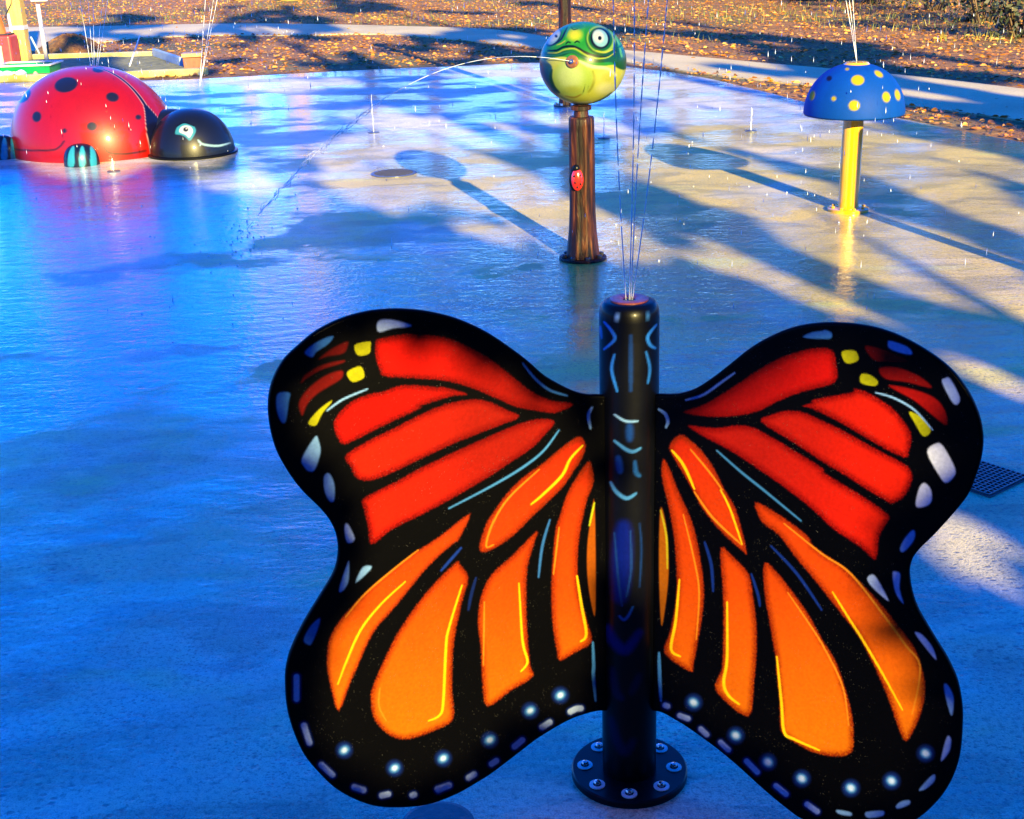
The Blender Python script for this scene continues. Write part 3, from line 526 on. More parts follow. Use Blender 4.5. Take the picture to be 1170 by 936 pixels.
dome('shell', LBc, LA, LW, LH, ax, ay, 360, 150, m_bug, paint_shell, (.60, .004, .002), lady, 2.15, 0, LBc)
HCn = ground(222, 187); HCc = ground(221, 175.5)
def paint_head(c, L):
    c.poly(LB((836, 388), (848, 352), (878, 336), (918, 344), (936, 372), (924, 402), (906, 422), (884, 404), (862, 394)), (.05, .42, .60), .8, 4); c.poly(LB((856, 380), (862, 358), (884, 348), (910, 354), (922, 374), (914, 396), (902, 408), (886, 394)), (.80, .90, 1.0), .7, 4)
    c.stroke(LB((845, 352), (880, 335), (925, 350)), 1.6, (.004, .005, .01), .7, False); c.ell(*LB((887, 368))[0], 3.0, 2.6, (.01, .02, .03), 0, .5); c.ell(*LB((890, 364))[0], 1, .9, (.8, .8, .8), 0, .4)
    c.stroke(LB((948, 425), (975, 440), (1040, 446), (1100, 432)), 2, (.45, .8, .95), .7); c.stroke(LB((945, 418), (958, 432), (955, 445)), 1.5, (.45, .8, .95), .7)
dome('head', HCc, .345, .345, .37, ax, ay, 260, 100, m_bug, paint_head, (.008, .012, .022), lady, 2.1, 0, LBc)
mb = MB().lathe([(.345, 0), (.366, .004), (.368, .018), (.350, .024), (.33, .024)], HCc - LBc, 72); o = mb.obj('head_rim', m_black, lady); smooth_by_angle(o)
pc = ground(196, 171)
dome('collar', pc, .17, .36, .34, ax, ay, 96, 40, m_bug, lambda c, L: None, (.008, .012, .025), lady, 2.1, 0, LBc)
def foot(px, py, wpx, hpx, nm):
    g0 = ground(px, py); s_ = dist_px(g0); a_ = wpx / 2 / s_; hh = hpx / s_; cc = g0 + np.array([0, a_ * .5, 0])
    def pf(c, L):
        cy = (.05, .62, .95)
        x0, y0 = proj(cc)[0, :2]
        for k in (-.52, 0, .52):
            c.poly([(x0 + k * wpx * .62 - 3.6, y0 - hpx * .05 + 3), (x0 + k * wpx * .6 - 3.4, y0 - hpx * .5), (x0 + k * wpx * .5 - 1.5, y0 - hpx * .86), (x0 + k * wpx * .5 + 1.5, y0 - hpx * .86), (x0 + k * wpx * .6 + 3.4, y0 - hpx * .5), (x0 + k * wpx * .62 + 3.6, y0 - hpx * .05 + 3)], cy, .8, 3)
    dome(nm, cc, a_, a_ * .9, hh, np.array([1., 0, 0]), np.array([0, 1., 0]), 80, 40, m_bug, pf, (.008, .02, .05), lady, 2.6, 0, LBc)
foot(91, 190, 40, 24, 'foot'); foot(2, 182, 34, 26, 'foot')
# ---------------------------------------------------------------- FROG POST
FG = ground(666, 295.5); sF = dist_px(FG)
frog = empty('frog_sprayer', tuple(FG)); tag(frog, 'green frog head sprayer on brown log-look post behind the butterfly', 'frog sprayer')
zt = up_at(FG, 666, 133)[2]; zn = up_at(FG, 666, 112)[2]; pr = 14.2 / sF
prof = [(pr * 1.33, .012), (pr * 1.22, .07), (pr * 1.08, .16), (pr * 1.0, .28), (pr, .5), (pr * .98, zt - .01), (pr * .9, zt), (pr * .4, zt)]
def lumpy(c0, prof, n, seed, origin):
    r_ = np.random.default_rng(seed); ph = r_.uniform(0, 6.28, 4); P2 = []
    zz = np.interp(np.linspace(0, len(prof) - 1, 40), range(len(prof)), [p[1] for p in prof]); rr = np.interp(np.linspace(0, len(prof) - 1, 40), range(len(prof)), [p[0] for p in prof])
    V = []
    for z, r0 in zip(zz, rr):
        for j in range(n):
            t = 2 * math.pi * j / n; f = 1 + .03 * math.sin(5 * t + ph[0] + z * 1.5) + .022 * math.sin(9 * t + ph[1] - z * 2) + .012 * math.sin(17 * t + ph[2])
            V.append((c0[0] - origin[0] + r0 * f * math.cos(t), c0[1] - origin[1] + r0 * f * math.sin(t), z))
    F = [(i * n + j, i * n + (j + 1) % n, (i + 1) * n + (j + 1) % n, (i + 1) * n + j) for i in range(39) for j in range(n)] + [tuple(39 * n + j for j in range(n))]
    return V, F
V, F = lumpy(FG, prof, 72, 3, FG); o = mesh_obj('post', V, F, m_wood, frog); smooth_by_angle(o, 50)
mb = MB().lathe([(pr * .62, zt - .01), (pr * .55, zt + .03), (pr * .8, zt + .035), (pr * .8, zt + .055), (pr * .55, zt + .06), (pr * .6, zn + .06)], (0, 0, 0), 28); o = mb.obj('neck', m_wood, frog); smooth_by_angle(o)
fl = MB().lathe([(.128, 0), (.128, .010), (.125, .013), (.03, .013)], (0, 0, 0), 56).obj('base_flange', m_wood, frog); smooth_by_angle(fl)
for k in range(8):
    a = k * math.pi / 4 + .2; b = MB().lathe([(.014, 0), (.014, .012), (.01, .017), (.001, .018)], (.103 * math.cos(a), .103 * math.sin(a), .013), 8).obj('bolt', m_dark, frog)
hc0 = up_at(FG, 666, 72.5); hrx = 47.2 / sF; hrz = 43.5 / sF; hcen = hc0 - FG
G = T(610, 20, 8.509)
nu, nv = 300, 190; th_ = np.linspace(0, math.pi, nv); V = []; 
vd = np.array([hc0[0], hc0[1], hc0[2] - HC]); vd /= np.linalg.norm(vd); sr = np.cross(vd, (0, 0, 1.)); sr /= np.linalg.norm(sr); su = np.cross(sr, vd)
for t in th_:
    for j in range(nu):
        p_ = 2 * math.pi * j / nu; V.append((hrx * math.sin(t) * math.cos(p_), hrx * math.sin(t) * math.sin(p_), hrz * math.cos(t)))
V = np.array(V); F = [((i + 1) * nu + j, (i + 1) * nu + (j + 1) % nu, i * nu + (j + 1) % nu, i * nu + j) for i in range(nv - 1) for j in range(nu)]
fx = (V @ sr) / hrx * 401 + 482; fy = 450 - (V @ su) / hrz * 368; dep = V @ vd
c = Canvas(np.stack([fx, fy], 1), (.02, .36, .03))
GR, GD, LM, CR, TL = (.02, .36, .03), (.003, .05, .012), (.42, .66, .03), (.70, .76, .10), (.01, .16, .17)
X = c
# cream belly
X.poly([(40, 400), (120, 420), (200, 395), (320, 390), (440, 430), (520, 455), (640, 480), (760, 470), (880, 505), (900, 900), (40, 900)], CR, 6, 3)
X.poly([(60, 380), (150, 420), (205, 470), (200, 560), (230, 660), (260, 740), (160, 700), (60, 560)], (.015, .12, .22), 10, 3)
X.poly([(60, 560), (110, 640), (190, 720), (270, 780), (200, 790), (60, 700)], (.55, .75, .40), 8, 3)
X.ell(390, 580, 190, 165, (.50, .72, .12), 0, 30); X.ell(370, 560, 110, 110, (.66, .86, .34), 0, 50); X.ell(390, 680, 90, 35, (.50, .62, .10), 0, 25)
X.stroke([(200, 500), (190, 570), (215, 650), (262, 700)], 26, (.01, .09, .05), 10); X.stroke([(320, 733), (400, 747), (460, 722)], 12, (.42, .33, .03), 7)
X.stroke([(570, 520), (585, 580), (565, 650), (530, 700)], 18, (.40, .45, .05), 12); X.ell(680, 580, 90, 80, (.78, .80, .18), 0, 40); X.ell(700, 580, 45, 40, (.55, .62, .06), 0, 25, .5); X.ell(690, 680, 90, 50, (.80, .84, .40), 0, 30)
X.stroke([(300, 790), (420, 800), (560, 790)], 20, (.78, .84, .45), 8); X.stroke([(560, 808), (660, 770), (740, 715)], 16, (.02, .16, .03), 6)
X.stroke([(450, 430), (560, 480), (700, 500), (780, 560)], 22, (.85, .90, .55), 12)
# dark band under the mouth
X.poly([(100, 350), (200, 340), (310, 335), (400, 335), (480, 375), (600, 410), (720, 405), (790, 330), (900, 350), (880, 510), (790, 500), (740, 450), (640, 450), (540, 440), (450, 395), (380, 362), (300, 385), (200, 395), (100, 430)], (.006, .11, .018), 7, 3)
X.stroke([(130, 375), (250, 372), (330, 352), (400, 352), (470, 392), (560, 425)], 12, (.015, .20, .10), 7)
X.stroke([(165, 330), (250, 330), (310, 305), (380, 300), (440, 320), (500, 355), (580, 385), (680, 395), (760, 375), (795, 320)], 22, (.002, .012, .006), 4)
X.stroke([(165, 350), (250, 352), (320, 327), (400, 320), (450, 342), (520, 385), (600, 410), (700, 405), (775, 360)], 11, (.45, .60, .03), 4)
# upper head
X.poly([(330, 120), (420, 100), (510, 110), (500, 180), (490, 250), (440, 280), (350, 285), (310, 270), (330, 200)], (.05, .48, .03), 12, 3)
X.ell(412, 200, 62, 50, (.62, .78, .02), 0, 22); X.ell(410, 200, 30, 28, (.88, .85, .03), 0, 12); X.ell(440, 130, 75, 22, (.02, .30, .16), 0, 12)
for q in ([(330, 280), (352, 262), (375, 272)], [(410, 272), (432, 258), (455, 270)]): X.stroke(q, 13, (.004, .03, .01), 4)
X.stroke([(380, 130), (400, 155), (440, 150)], 8, (.008, .12, .02), 4); X.stroke([(325, 250), (290, 272), (250, 285)], 9, (.5, .62, .04), 4); X.stroke([(200, 300), (300, 288)], 10, (.04, .42, .05), 5)
X.ell(655, 262, 150, 128, (.004, .10, .02), 20, 8); X.ell(648, 245, 132, 118, (.30, .60, .06), 25, 7); X.ell(642, 245, 112, 104, (.004, .14, .02), 25, 7)
X.ell(640, 240, 88, 92, (.002, .006, .012), -25, 5); X.ell(640, 235, 66, 78, (.30, .68, .86), -25, 5); X.ell(625, 222, 46, 56, (.72, .86, .92), -25, 14); X.ell(636, 236, 17, 19, (.002, .006, .02), 0, 4)
X.stroke([(600, 345), (680, 360), (750, 335)], 11, (.55, .65, .03), 5)
X.ell(215, 215, 92, 60, (.002, .01, .02), -48, 7); X.ell(222, 214, 78, 42, (.30, .62, .86), -48, 6); X.ell(228, 208, 55, 30, (.70, .85, .95), -48, 9); X.ell(243, 206, 13, 16, (.004, .02, .08), -40, 4)
X.stroke([(345, 130), (320, 180), (285, 240), (220, 280)], 15, (.006, .02, .10), 6); X.stroke([(380, 115), (345, 170), (330, 215)], 10, (.03, .34, .30), 5)
for q in ([(700, 150), (760, 200), (800, 270)], [(800, 320), (850, 300), (885, 290)], [(770, 180), (800, 170)], [(640, 110), (700, 140), (760, 160)], [(790, 330), (800, 400), (790, 470)]): X.stroke(q, 12, (.004, .09, .015), 5)
for q in ([(720, 160), (780, 225), (810, 290)], [(820, 330), (835, 400)]): X.stroke(q, 16, (.12, .60, .08), 8)
X.ell(90, 450, 20, 24, (.004, .01, .02), 0, 4)
bk = dep > 0.02 * 0; C = c.C; tb = sm(-.35, -.15, V[:, 2] / hrz)[:, None]; plain = np.array(CR) * (1 - tb) + np.array(GR) * tb; k = sm(0.0, .03, dep)[:, None]; C = C * (1 - k) + plain * k
o = mesh_obj('frog_head', V + hcen, F, m_frog, frog, True, colors=C, paint_gain=.265)
def sphere_pt(px, py, cen, r):        # where the line of sight meets a ball
    d = ray(px, py); oc = CAM - cen; b = d @ oc; q = b * b - (oc @ oc - r * r); return CAM + d * (-b - math.sqrt(max(q, 0)))
nz = sphere_pt(654.5, 70.5, hc0, hrx * .985); nd = nz - hc0; nd /= np.linalg.norm(nd)
mb = MB().tube([nz - nd * .01 - FG, nz + nd * .012 - FG, nz + nd * .014 - FG], [.031, .031, .022], 24); o = mb.obj('mouth_nozzle', m_copper, frog); smooth_by_angle(o)
mb = MB().tube([nz + nd * .01 - FG, nz + nd * .03 - FG], [.011, .011], 16); o2_ = mb.obj('spout', m_steel, o); smooth_by_angle(o2_)
# small ladybug on the post
lb2 = up_at(FG, 659.5, 203); toC = -np.array([lb2[0], lb2[1], 0]); toC /= np.linalg.norm(toC); q0 = np.array([lb2[0] - FG[0], lb2[1] - FG[1], lb2[2]]) + toC * pr * .93
def ellipsoid(c, a, b, h, nu=28, nv=18): 
    V = [(c[0] + a * math.sin(math.pi * i / nv) * math.cos(2 * math.pi * j / nu), c[1] + b * math.sin(math.pi * i / nv) * math.sin(2 * math.pi * j / nu), c[2] + h * math.cos(math.pi * i / nv)) for i in range(nv + 1) for j in range(nu)]
    return V, [((i + 1) * nu + j, (i + 1) * nu + (j + 1) % nu, i * nu + (j + 1) % nu, i * nu + j) for i in range(nv) for j in range(nu)]
m_lred = simple('small_ladybug_red', (.7, .015, .01), (.78, .03, .02), 20, .2, .02, coat=.6)
lbo = mesh_obj('small_ladybug', *ellipsoid(q0, .033, .022, .058), m_lred, frog, True)
lbk = MB(); V, F = ellipsoid(q0 + np.array([-.004, .004, .058]), .02, .018, .022); lbk.add(V, F); V, F = ellipsoid(q0 + np.array([0, .012, 0]), .043, .016, .068); lbk.add(V, F); lbk.obj('ladybug_head_and_edge', m_black, lbo, True)
for dx, dz in ((-.016, .022), (.014, .026), (-.012, -.012), (.016, -.02), (0, -.036)):
    V, F = ellipsoid(q0 + np.array([dx, -.0195, dz]) + toC * 0, .0055, .004, .0065, 12, 8); mesh_obj('spot', V, F, m_black, lbo, True)
# ---------------------------------------------------------------- second log-look post behind the frog
P2 = ground(647, 121); s2 = dist_px(P2); tall = empty('log_post', tuple(P2)); tag(tall, 'tall brown log-look post rising out of frame behind the frog head', 'post')
r2 = 6.9 / s2; prof = [(r2 * 1.25, .01), (r2 * 1.1, .1), (r2, .3), (r2, 1.2), (r2, 2.4), (r2 * .95, 2.62), (r2 * .6, 2.64)]
V, F = lumpy(P2, prof, 48, 9, P2); o = mesh_obj('shaft', V, F, m_wood, tall); smooth_by_angle(o, 50)
o = MB().lathe([(r2 * 2.1, 0), (r2 * 2.1, .014), (.01, .016)], (0, 0, 0), 40).obj('base_flange', m_dark, tall); smooth_by_angle(o)
for k in range(6):
    a = k * math.pi / 3; MB().lathe([(.016, 0), (.016, .02), (.001, .024)], (r2 * 1.7 * math.cos(a), r2 * 1.7 * math.sin(a), .015), 8).obj('bolt', m_steel, tall)
o = MB().lathe([(r2 * 1.02, 2.56), (r2 * 1.9, 2.6), (r2 * 1.9, 2.66), (.01, 2.72)], (0, 0, 0), 32).obj('cap', m_green, tall); smooth_by_angle(o)
# a spray post just beyond the right edge, whose long shadow crosses the pad
tip = ground(842, 194); h3 = 1.13; P3 = tip + np.array([SUN[0], SUN[1], 0]) / SUN[2] * h3
side = empty('spray_post', (P3[0], P3[1], 0)); tag(side, 'slim grey spray post out of frame whose shadow runs past the mushroom', 'post')
o = MB().lathe([(.045, .01), (.045, h3 - .02), (.035, h3), (.005, h3)], (0, 0, 0), 32).obj('shaft', m_dark, side); smooth_by_angle(o)
o = MB().lathe([(.11, 0), (.11, .014), (.03, .016)], (0, 0, 0), 40).obj('base_flange', m_dark, side); smooth_by_angle(o)
print('canopy', len(O)) if 0 else print('side post px', proj(P3)[0])
# ---------------------------------------------------------------- MUSHROOM
MG = ground(969, 240.5); sM = dist_px(MG); mush = empty('mushroom_sprayer', tuple(MG)); tag(mush, 'blue mushroom with yellow dots on a yellow pole, standing at the right', 'mushroom sprayer')
mr = 11.3 / sM; zc = up_at(MG, 973, 131)[2]; ztp = up_at(MG, 975, 72.5)[2]; CRr = 56.5 / dist_px(up_at(MG, 973, 125))
zc -= .0; hcap = ztp - zc
o = MB().lathe([(mr, .01), (mr, zc + .10)], (0, 0, 0), 48).obj('pole', m_yellow, mush); smooth_by_angle(o)
o = MB().lathe([(mr * 2.05, 0), (mr * 2.05, .016), (mr * 1.95, .020), (mr * .9, .020)], (0, 0, 0), 56).obj('base_flange', m_yellow, mush); smooth_by_angle(o)
for k in range(8):
    a = k * math.pi / 4 + .1; MB().lathe([(.011, 0), (.011, .010), (.001, .013)], (mr * 1.6 * math.cos(a), mr * 1.6 * math.sin(a), .020), 8).obj('bolt', m_yellow, mush)
prof = [(CRr * .9, zc + .035), (CRr * .985, zc + .004), (CRr, zc + .012)]
for k in range(1, 61):
    t = k / 60 * 1.42; prof.append((CRr * math.cos(t) ** .92, zc + .012 + (hcap - .012) * math.sin(t) / math.sin(1.42)))
MH = T(880, 0, 4.034)
def paint_mush(c):
    ye = (.72, .62, .02)
    for x, y, rx, ry, ro in ((980, 91.7, 7.4, 5.8, 0), (976, 120.7, 6.3, 6, 0), (1004, 84.5, 5.4, 3.0, 35), (1012.6, 111, 4.5, 6, -10), (1025.5, 108.6, 3.0, 6.2, -12), (928, 109.3, 3.0, 5.6, 12), (952.6, 112.8, 2.6, 2.6, 0), (968, 79, 2.1, 1.5, 0)): c.ell(x, y, rx, ry, ye, ro, .8)
    c.ell(947.4, 89.7, 3.4, 2.8, (.01, .01, .10), -40, .8)
    c.C[c.P[:, 1] < -1e9] = 0
V, n_ = [], 240
c0 = MG; cap_prof = [(r_, z_) for r_, z_ in prof]
o = cyl_paint('cap', MG, cap_prof, n_, m_mush, paint_mush, (.002, .12, .80), None); 
o.data.transform(Matrix.Translation(Vector(tuple(-MG)))); o.parent = mush
o = MB().lathe([(CRr * .17, ztp - .012), (CRr * .26, ztp - .004), (CRr * .22, ztp + .008), (.01, ztp + .010)], (0, 0, 0), 40).obj('top_nozzle', m_yellow, mush); smooth_by_angle(o)
# ---------------------------------------------------------------- GROUND
def gp(*p): return [ground(x, y)[:2] for x, y in p]
edge = gp((-420, 120), (-250, 108), (-120, 101), (0, 95), (100, 93), (210, 91), (340, 84), (440, 79), (530, 75.5), (610, 72), (690, 73), (730, 78), (800, 88), (870, 104), (930, 119), (1020, 134), (1100, 150), (1170, 163), (1300, 190))
edge = [tuple(p) for p in catmull(edge, 6, False)]
lx = edge[0][0]; rx_ = edge[-1][0]
pad = edge + [(rx_ + 1.0, 3.0), (rx_ + 1, -5.0), (-9, -5.0), (lx - 1.0, 3.0)]
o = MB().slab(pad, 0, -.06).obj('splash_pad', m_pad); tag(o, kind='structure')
gs = 300; o = MB().add([(-gs, -gs, -.02), (gs, -gs, -.02), (gs, gs * 1.5, -.02), (-gs, gs * 1.5, -.02)], [(0, 1, 2, 3)]).obj('ground', m_litter); tag(o, kind='structure')
far = gp((-350, 38), (-100, 33), (0, 31), (100, 30), (240, 27), (340, 27), (440, 29), (560, 33), (640, 44), (700, 55), (760, 61), (880, 72), (1029, 85), (1170, 101), (1330, 122))
near = gp((1330, 165), (1170, 137), (1029, 118), (930, 98), (830, 86.5), (760, 77), (700, 68), (640, 58), (590, 52), (520, 45), (430, 38.5), (330, 40), (240, 40), (160, 43), (100, 50), (0, 62), (-100, 66), (-350, 74))
pp = [tuple(p) for p in catmull(far, 4, False)] + [tuple(p) for p in catmull(near, 4, False)]
o = MB().slab(pp, -.004, -.05).obj('path', m_path); tag(o, kind='structure')
# ---------------------------------------------------------------- unseen shade trees added behind the camera, crowns shaped around the lit patches
def vnoise(x, y, seed=0):
    xi = np.floor(x).astype(int); yi = np.floor(y).astype(int); fx = x - xi; fy = y - yi; fx = fx * fx * (3 - 2 * fx); fy = fy * fy * (3 - 2 * fy)
    def h(a, b): v = np.sin(a * 127.1 + b * 311.7 + seed * 74.7) * 43758.5453; return v - np.floor(v)
    return (h(xi, yi) * (1 - fx) + h(xi + 1, yi) * fx) * (1 - fy) + (h(xi, yi + 1) * (1 - fx) + h(xi + 1, yi + 1) * fx) * fy
LIT = [(640, 84, 100, 13, 3), (750, 98, 120, 15, 10), (880, 122, 110, 13, 14), (415, 207, 58, 22, 18), (275, 210, 42, 9, 5), (590, 215, 65, 20, 25), (665, 262, 80, 24, 22), (565, 268, 40, 10, 15), (505, 150, 95, 15, 6), (490, 190, 80, 26, 18),
       (900, 163, 110, 15, 15), (1020, 190, 120, 15, 20), (1110, 232, 100, 12, 20), (865, 222, 110, 22, 19), (1000, 278, 125, 26, 21), (1110, 325, 90, 13, 20), (930, 330, 100, 14, 18), (1090, 612, 60, 30, 35), (1140, 430, 50, 10, 20), (240, 92, 70, 6, -2), (340, 97, 50, 6, -2), (660, 140, 60, 9, 8), (1130, 185, 70, 8, 16)]
def lit_ground(gx, gy):
    P = np.stack([gx, gy, np.zeros_like(gx)], 1); q = proj(P); px, py = q[:, 0], q[:, 1]
    front = (gy > 1.0) & (q[:, 2] > .5)
    val = np.full(len(gx), -9.)
    for cx, cy, rx, ry, ro in LIT:
        c_, s_ = math.cos(R(ro)), math.sin(R(ro)); X_ = (px - cx) * c_ + (py - cy) * s_; Y_ = -(px - cx) * s_ + (py - cy) * c_
        kx = 1.0 if cx < 840 else 1.28; val = np.maximum(val, 1.33 - np.hypot(X_ / (rx * 1.08 * kx), Y_ / (ry * 1.12 * kx)))
    # along/across the beam direction
    bx, by = SUN[0] / np.hypot(SUN[0], SUN[1]), SUN[1] / np.hypot(SUN[0], SUN[1]); al = gx * bx + gy * by; ac = gx * by - gy * bx
    nz = vnoise(al * .9, ac * 2.6, 1) * .45 + vnoise(al * 2.1, ac * 6.2, 2) * .35 + vnoise(al * 4.5, ac * 14, 3) * .2
    lit = front & (val + (nz - .5) * 1.25 > .22)
    # beyond the pad: broken light
    ex = np.interp(px, [-300, 0, 340, 610, 730, 930, 1170, 1500], [112, 95, 84, 72, 78, 119, 163, 230])
    bgz = (gy > 5) & (py < ex - 1); nb_ = vnoise(al * .28, ac * .9, 5) * .55 + vnoise(al * .8, ac * 2.4, 6) * .45
    onp = (py < np.interp(px, [-350, 0, 100, 160, 240, 330, 430, 520, 590, 640, 700, 760, 830, 930, 1029, 1170, 1330], [74, 62, 50, 43, 40, 40, 38.5, 45, 52, 58, 68, 77, 86.5, 98, 118, 137, 165])) & (py > np.interp(px, [-350, 0, 240, 440, 560, 640, 700, 760, 880, 1029, 1170, 1330], [38, 31, 27, 29, 33, 44, 55, 61, 72, 85, 101, 122]))
    lit = np.where(bgz, nb_ > np.where(onp, .40, .455), lit)
    return lit
def ray_hits(O):      # O: points; True where the sun ray through O meets something meant to stand in the light
    hit = np.zeros(len(O), bool)
    for sd in 'lr':
        P0f, n, u, o2 = WPLANE[sd]; t = ((O - P0f) @ n) / (SUN @ n); Q = O - t[:, None] * SUN; q2 = np.stack([(Q - P0f) @ u, Q[:, 2]], 1)
        hin = inside(q2, o2)
        k = np.where(hin)[0]; dm = np.full(len(k), 9.)
        for i in range(0, len(o2), 1): dm = np.minimum(dm, seg_dist(q2[k], o2[i], o2[(i + 1) % len(o2)]))
        hin[k] = dm > .04; hit |= hin
    def capsule(p, z0, z1, r):
        sx = np.array([SUN[0], SUN[1], 0]); n = sx / np.linalg.norm(sx); P0 = np.array([p[0], p[1], 0]); t = ((O - P0) @ n) / (SUN @ n); Q = O - t[:, None] * SUN
        e = np.array([n[1], -n[0], 0]); return (np.abs((Q - P0) @ e) < r) & (Q[:, 2] > z0) & (Q[:, 2] < z1)
    hit |= (capsule(BF, .42, ptop, .052) | capsule(BF, ptop, 1.5, .03))
    hit |= capsule(FG, .0, 1.0, .09); hit |= capsule(MG, 0, .7, .09); hit |= capsule(P2, 0, 2.8, .09); hit |= capsule(P3, .3, h3, .07); wp_ = ground(28, 73, -.02); hit |= capsule(wp_, 0, 2.3, .35); hit |= capsule(ground(-8, 77, -.02), 0, 1.2, .5); hit |= capsule(ground(40, 90, -.02), 0, .22, .8); hit |= capsule(ground(221, 80, -.02), 0, .3, .3); hit |= capsule(ground(110, 68, -.02), 0, .3, 1.2)
    for c_, r_ in ((hc0, hrx + .03), (MG + np.array([0, 0, zc + .12]), CRr + .03), (LBc + np.array([0, 0, .22]), .66), (HCc + np.array([0, 0, .1]), .33)):
        v = O - c_; d = v - np.outer(v @ SUN, SUN); hit |= np.linalg.norm(d, axis=1) < r_
    return hit
sxn = np.array([SUN[1], -SUN[0], 0]); sxn /= np.linalg.norm(sxn); syn = np.cross(SUN, sxn); syn *= np.sign(syn[2])
h = .045; D0 = 6.5
hor = np.array([SUN[0], SUN[1], 0]) / np.hypot(SUN[0], SUN[1])
O0 = hor * D0
us = np.arange(-10.5, 11, h); vs_ = np.arange(.4, 12.6, h); gu, gv = np.meshgrid(us, vs_); gu = gu.ravel() + rng.uniform(-.4, .4, gu.size) * h; gv = gv.ravel() + rng.uniform(-.4, .4, gv.size) * h
O = O0 + np.outer(gu, sxn) + np.outer(gv, syn)
t = O[:, 2] / SUN[2]; Gd = O - t[:, None] * SUN
lit = lit_ground(Gd[:, 0], Gd[:, 1]) | ray_hits(O)  # cells kept free of leaves so the crowns let chosen light through
def dark_all(O_, e):
    ok = np.ones(len(O_), bool)
    for a_, b_ in ((0, 0), (e, 0), (-e, 0), (0, e), (0, -e)):
        Q = O_ + sxn * a_ + syn * b_; t = Q[:, 2] / SUN[2]; G_ = Q - t[:, None] * SUN; ok &= ~(lit_ground(G_[:, 0], G_[:, 1]) | ray_hits(Q))
    return ok
dark = ~lit; LS = np.ones(len(O)); far_in = dark_all(O, .10)
near_b = dark & ~far_in; XO = np.concatenate([O[near_b] + rng.uniform(-.018, .018, (near_b.sum(), 3)) for _ in range(6)]); XG = np.concatenate([gu[near_b]] * 6)
O = np.concatenate([O[dark], XO, O[far_in] + rng.uniform(-.04, .04, (far_in.sum(), 3)), O[far_in][::2] + rng.uniform(-.05, .05, (len(O[far_in][::2]), 3))]); LS0 = LS; gu = np.concatenate([gu[dark], XG, gu[far_in], gu[far_in][::2]]); LS = np.concatenate([LS[dark], np.full(len(XG), .75), LS0[far_in] * 1.75, LS0[far_in][::2] * 2.0])
# foreground must be solidly shaded: extra leaves
O = O + np.outer(rng.uniform(-1.6, 1.6, len(O)), SUN)
print('canopy leaves', len(O))
trunks_u = [-10.2, -6.6, -3.35, 2.3, 7.4]
labels = ['added unseen shade tree behind the viewer, far left of the row', 'added unseen shade tree behind the viewer, second from left', 'added unseen shade tree directly behind the viewer', 'added unseen shade tree behind the viewer, second from right', 'added unseen shade tree behind the viewer, far right of the row']
for k, tu in enumerate(trunks_u):
    base = O0 + sxn * tu; sel = np.abs(gu[:, None] - np.array(trunks_u)[None]).argmin(1) == k
    Pk = O[sel]; ls = LS[sel]; tr = empty('added_shade_tree', (base[0], base[1], -.02)); tag(tr, labels[k], 'tree', 'added unseen shade trees behind the viewer')
    mb = MB(); H_ = 13.; 
    mb.tube([(0, 0, 0), (0.1, 0, 3), (-.1, .1, 7), (0, 0, H_)], [.22, .18, .12, .04], 12)
    for b in range(9):
        z = 3 + b * 1.1; a = b * 2.4; L_ = .9; mb.tube([(0, 0, z), (L_ * .5 * math.cos(a), L_ * .5 * math.sin(a) * .6, z + .5), (L_ * math.cos(a), L_ * math.sin(a) * .6, z + 1.3)], [.09, .05, .015], 6)
    mb.obj('trunk', m_bark, tr, True)
    n = len(Pk); a1 = rng.normal(size=(n, 3)) * .55 + SUN * 1.6 * np.sign(rng.uniform(-1, 1, n))[:, None]; a1 /= np.linalg.norm(a1, axis=1)[:, None]
    t1 = np.cross(a1, rng.normal(size=(n, 3))); t1 /= np.linalg.norm(t1, axis=1)[:, None]; t2 = np.cross(a1, t1); s_ = (rng.uniform(.041, .052, n) * ls)[:, None]
    Q = Pk - base - np.array([0, 0, -.02]); pts = np.stack([Q + t1 * s_ * 1.25, Q + t2 * s_ * .75 + t1 * s_ * .1, Q - t1 * s_ * 1.15, Q - t2 * s_ * .75 + t1 * s_ * .1], 1).reshape(-1, 3)
    mesh_obj('crown', pts, np.arange(4 * n).reshape(-1, 4), m_everg, tr)
# ---------------------------------------------------------------- fallen leaves beyond the pad
def scatter_leaves(n, pxbox, size, name, label, keep=None):
    V = []; F = []; cnt = 0
    while cnt < n:
        x = random.uniform(*pxbox[0]); y = random.uniform(*pxbox[1]); g_ = ground(x, y, -.018)
        # even density over the ground rather than the picture
        if random.random() > (g_[1] / 34) ** 1.6: continue
        if keep and not keep(x, y): continue
        s = random.uniform(*size); a = random.uniform(0, 6.28); tl = random.uniform(-.7, .7); b = len(V); cu = random.uniform(.1, .5) * s
        rot = Matrix.Rotation(a, 3, 'Z') @ Matrix.Rotation(tl, 3, 'X')
        for p in ((-s, 0, 0), (-.35 * s, .5 * s, cu), (.4 * s, .55 * s, cu), (s, 0, .1 * s), (.4 * s, -.55 * s, cu), (-.35 * s, -.5 * s, cu)):
            v = rot @ Vector(p); V.append((g_[0] + v.x, g_[1] + v.y, g_[2] + v.z + abs(math.sin(tl)) * s * .5 + .005))
        F += [(b, b + 1, b + 2, b + 3), (b, b + 3, b + 4, b + 5)]; cnt += 1
    o = mesh_obj(name, V, F, m_fallen); tag(o, label, 'leaves', kind='stuff'); return o
EX = lambda x: np.interp(x, [-300, 0, 210, 340, 440, 530, 610, 690, 730, 800, 870, 930, 1020, 1100, 1170, 1300], [110, 95, 91, 84, 79, 75.5, 72, 73, 78, 88, 104, 119, 134, 150, 163, 190])
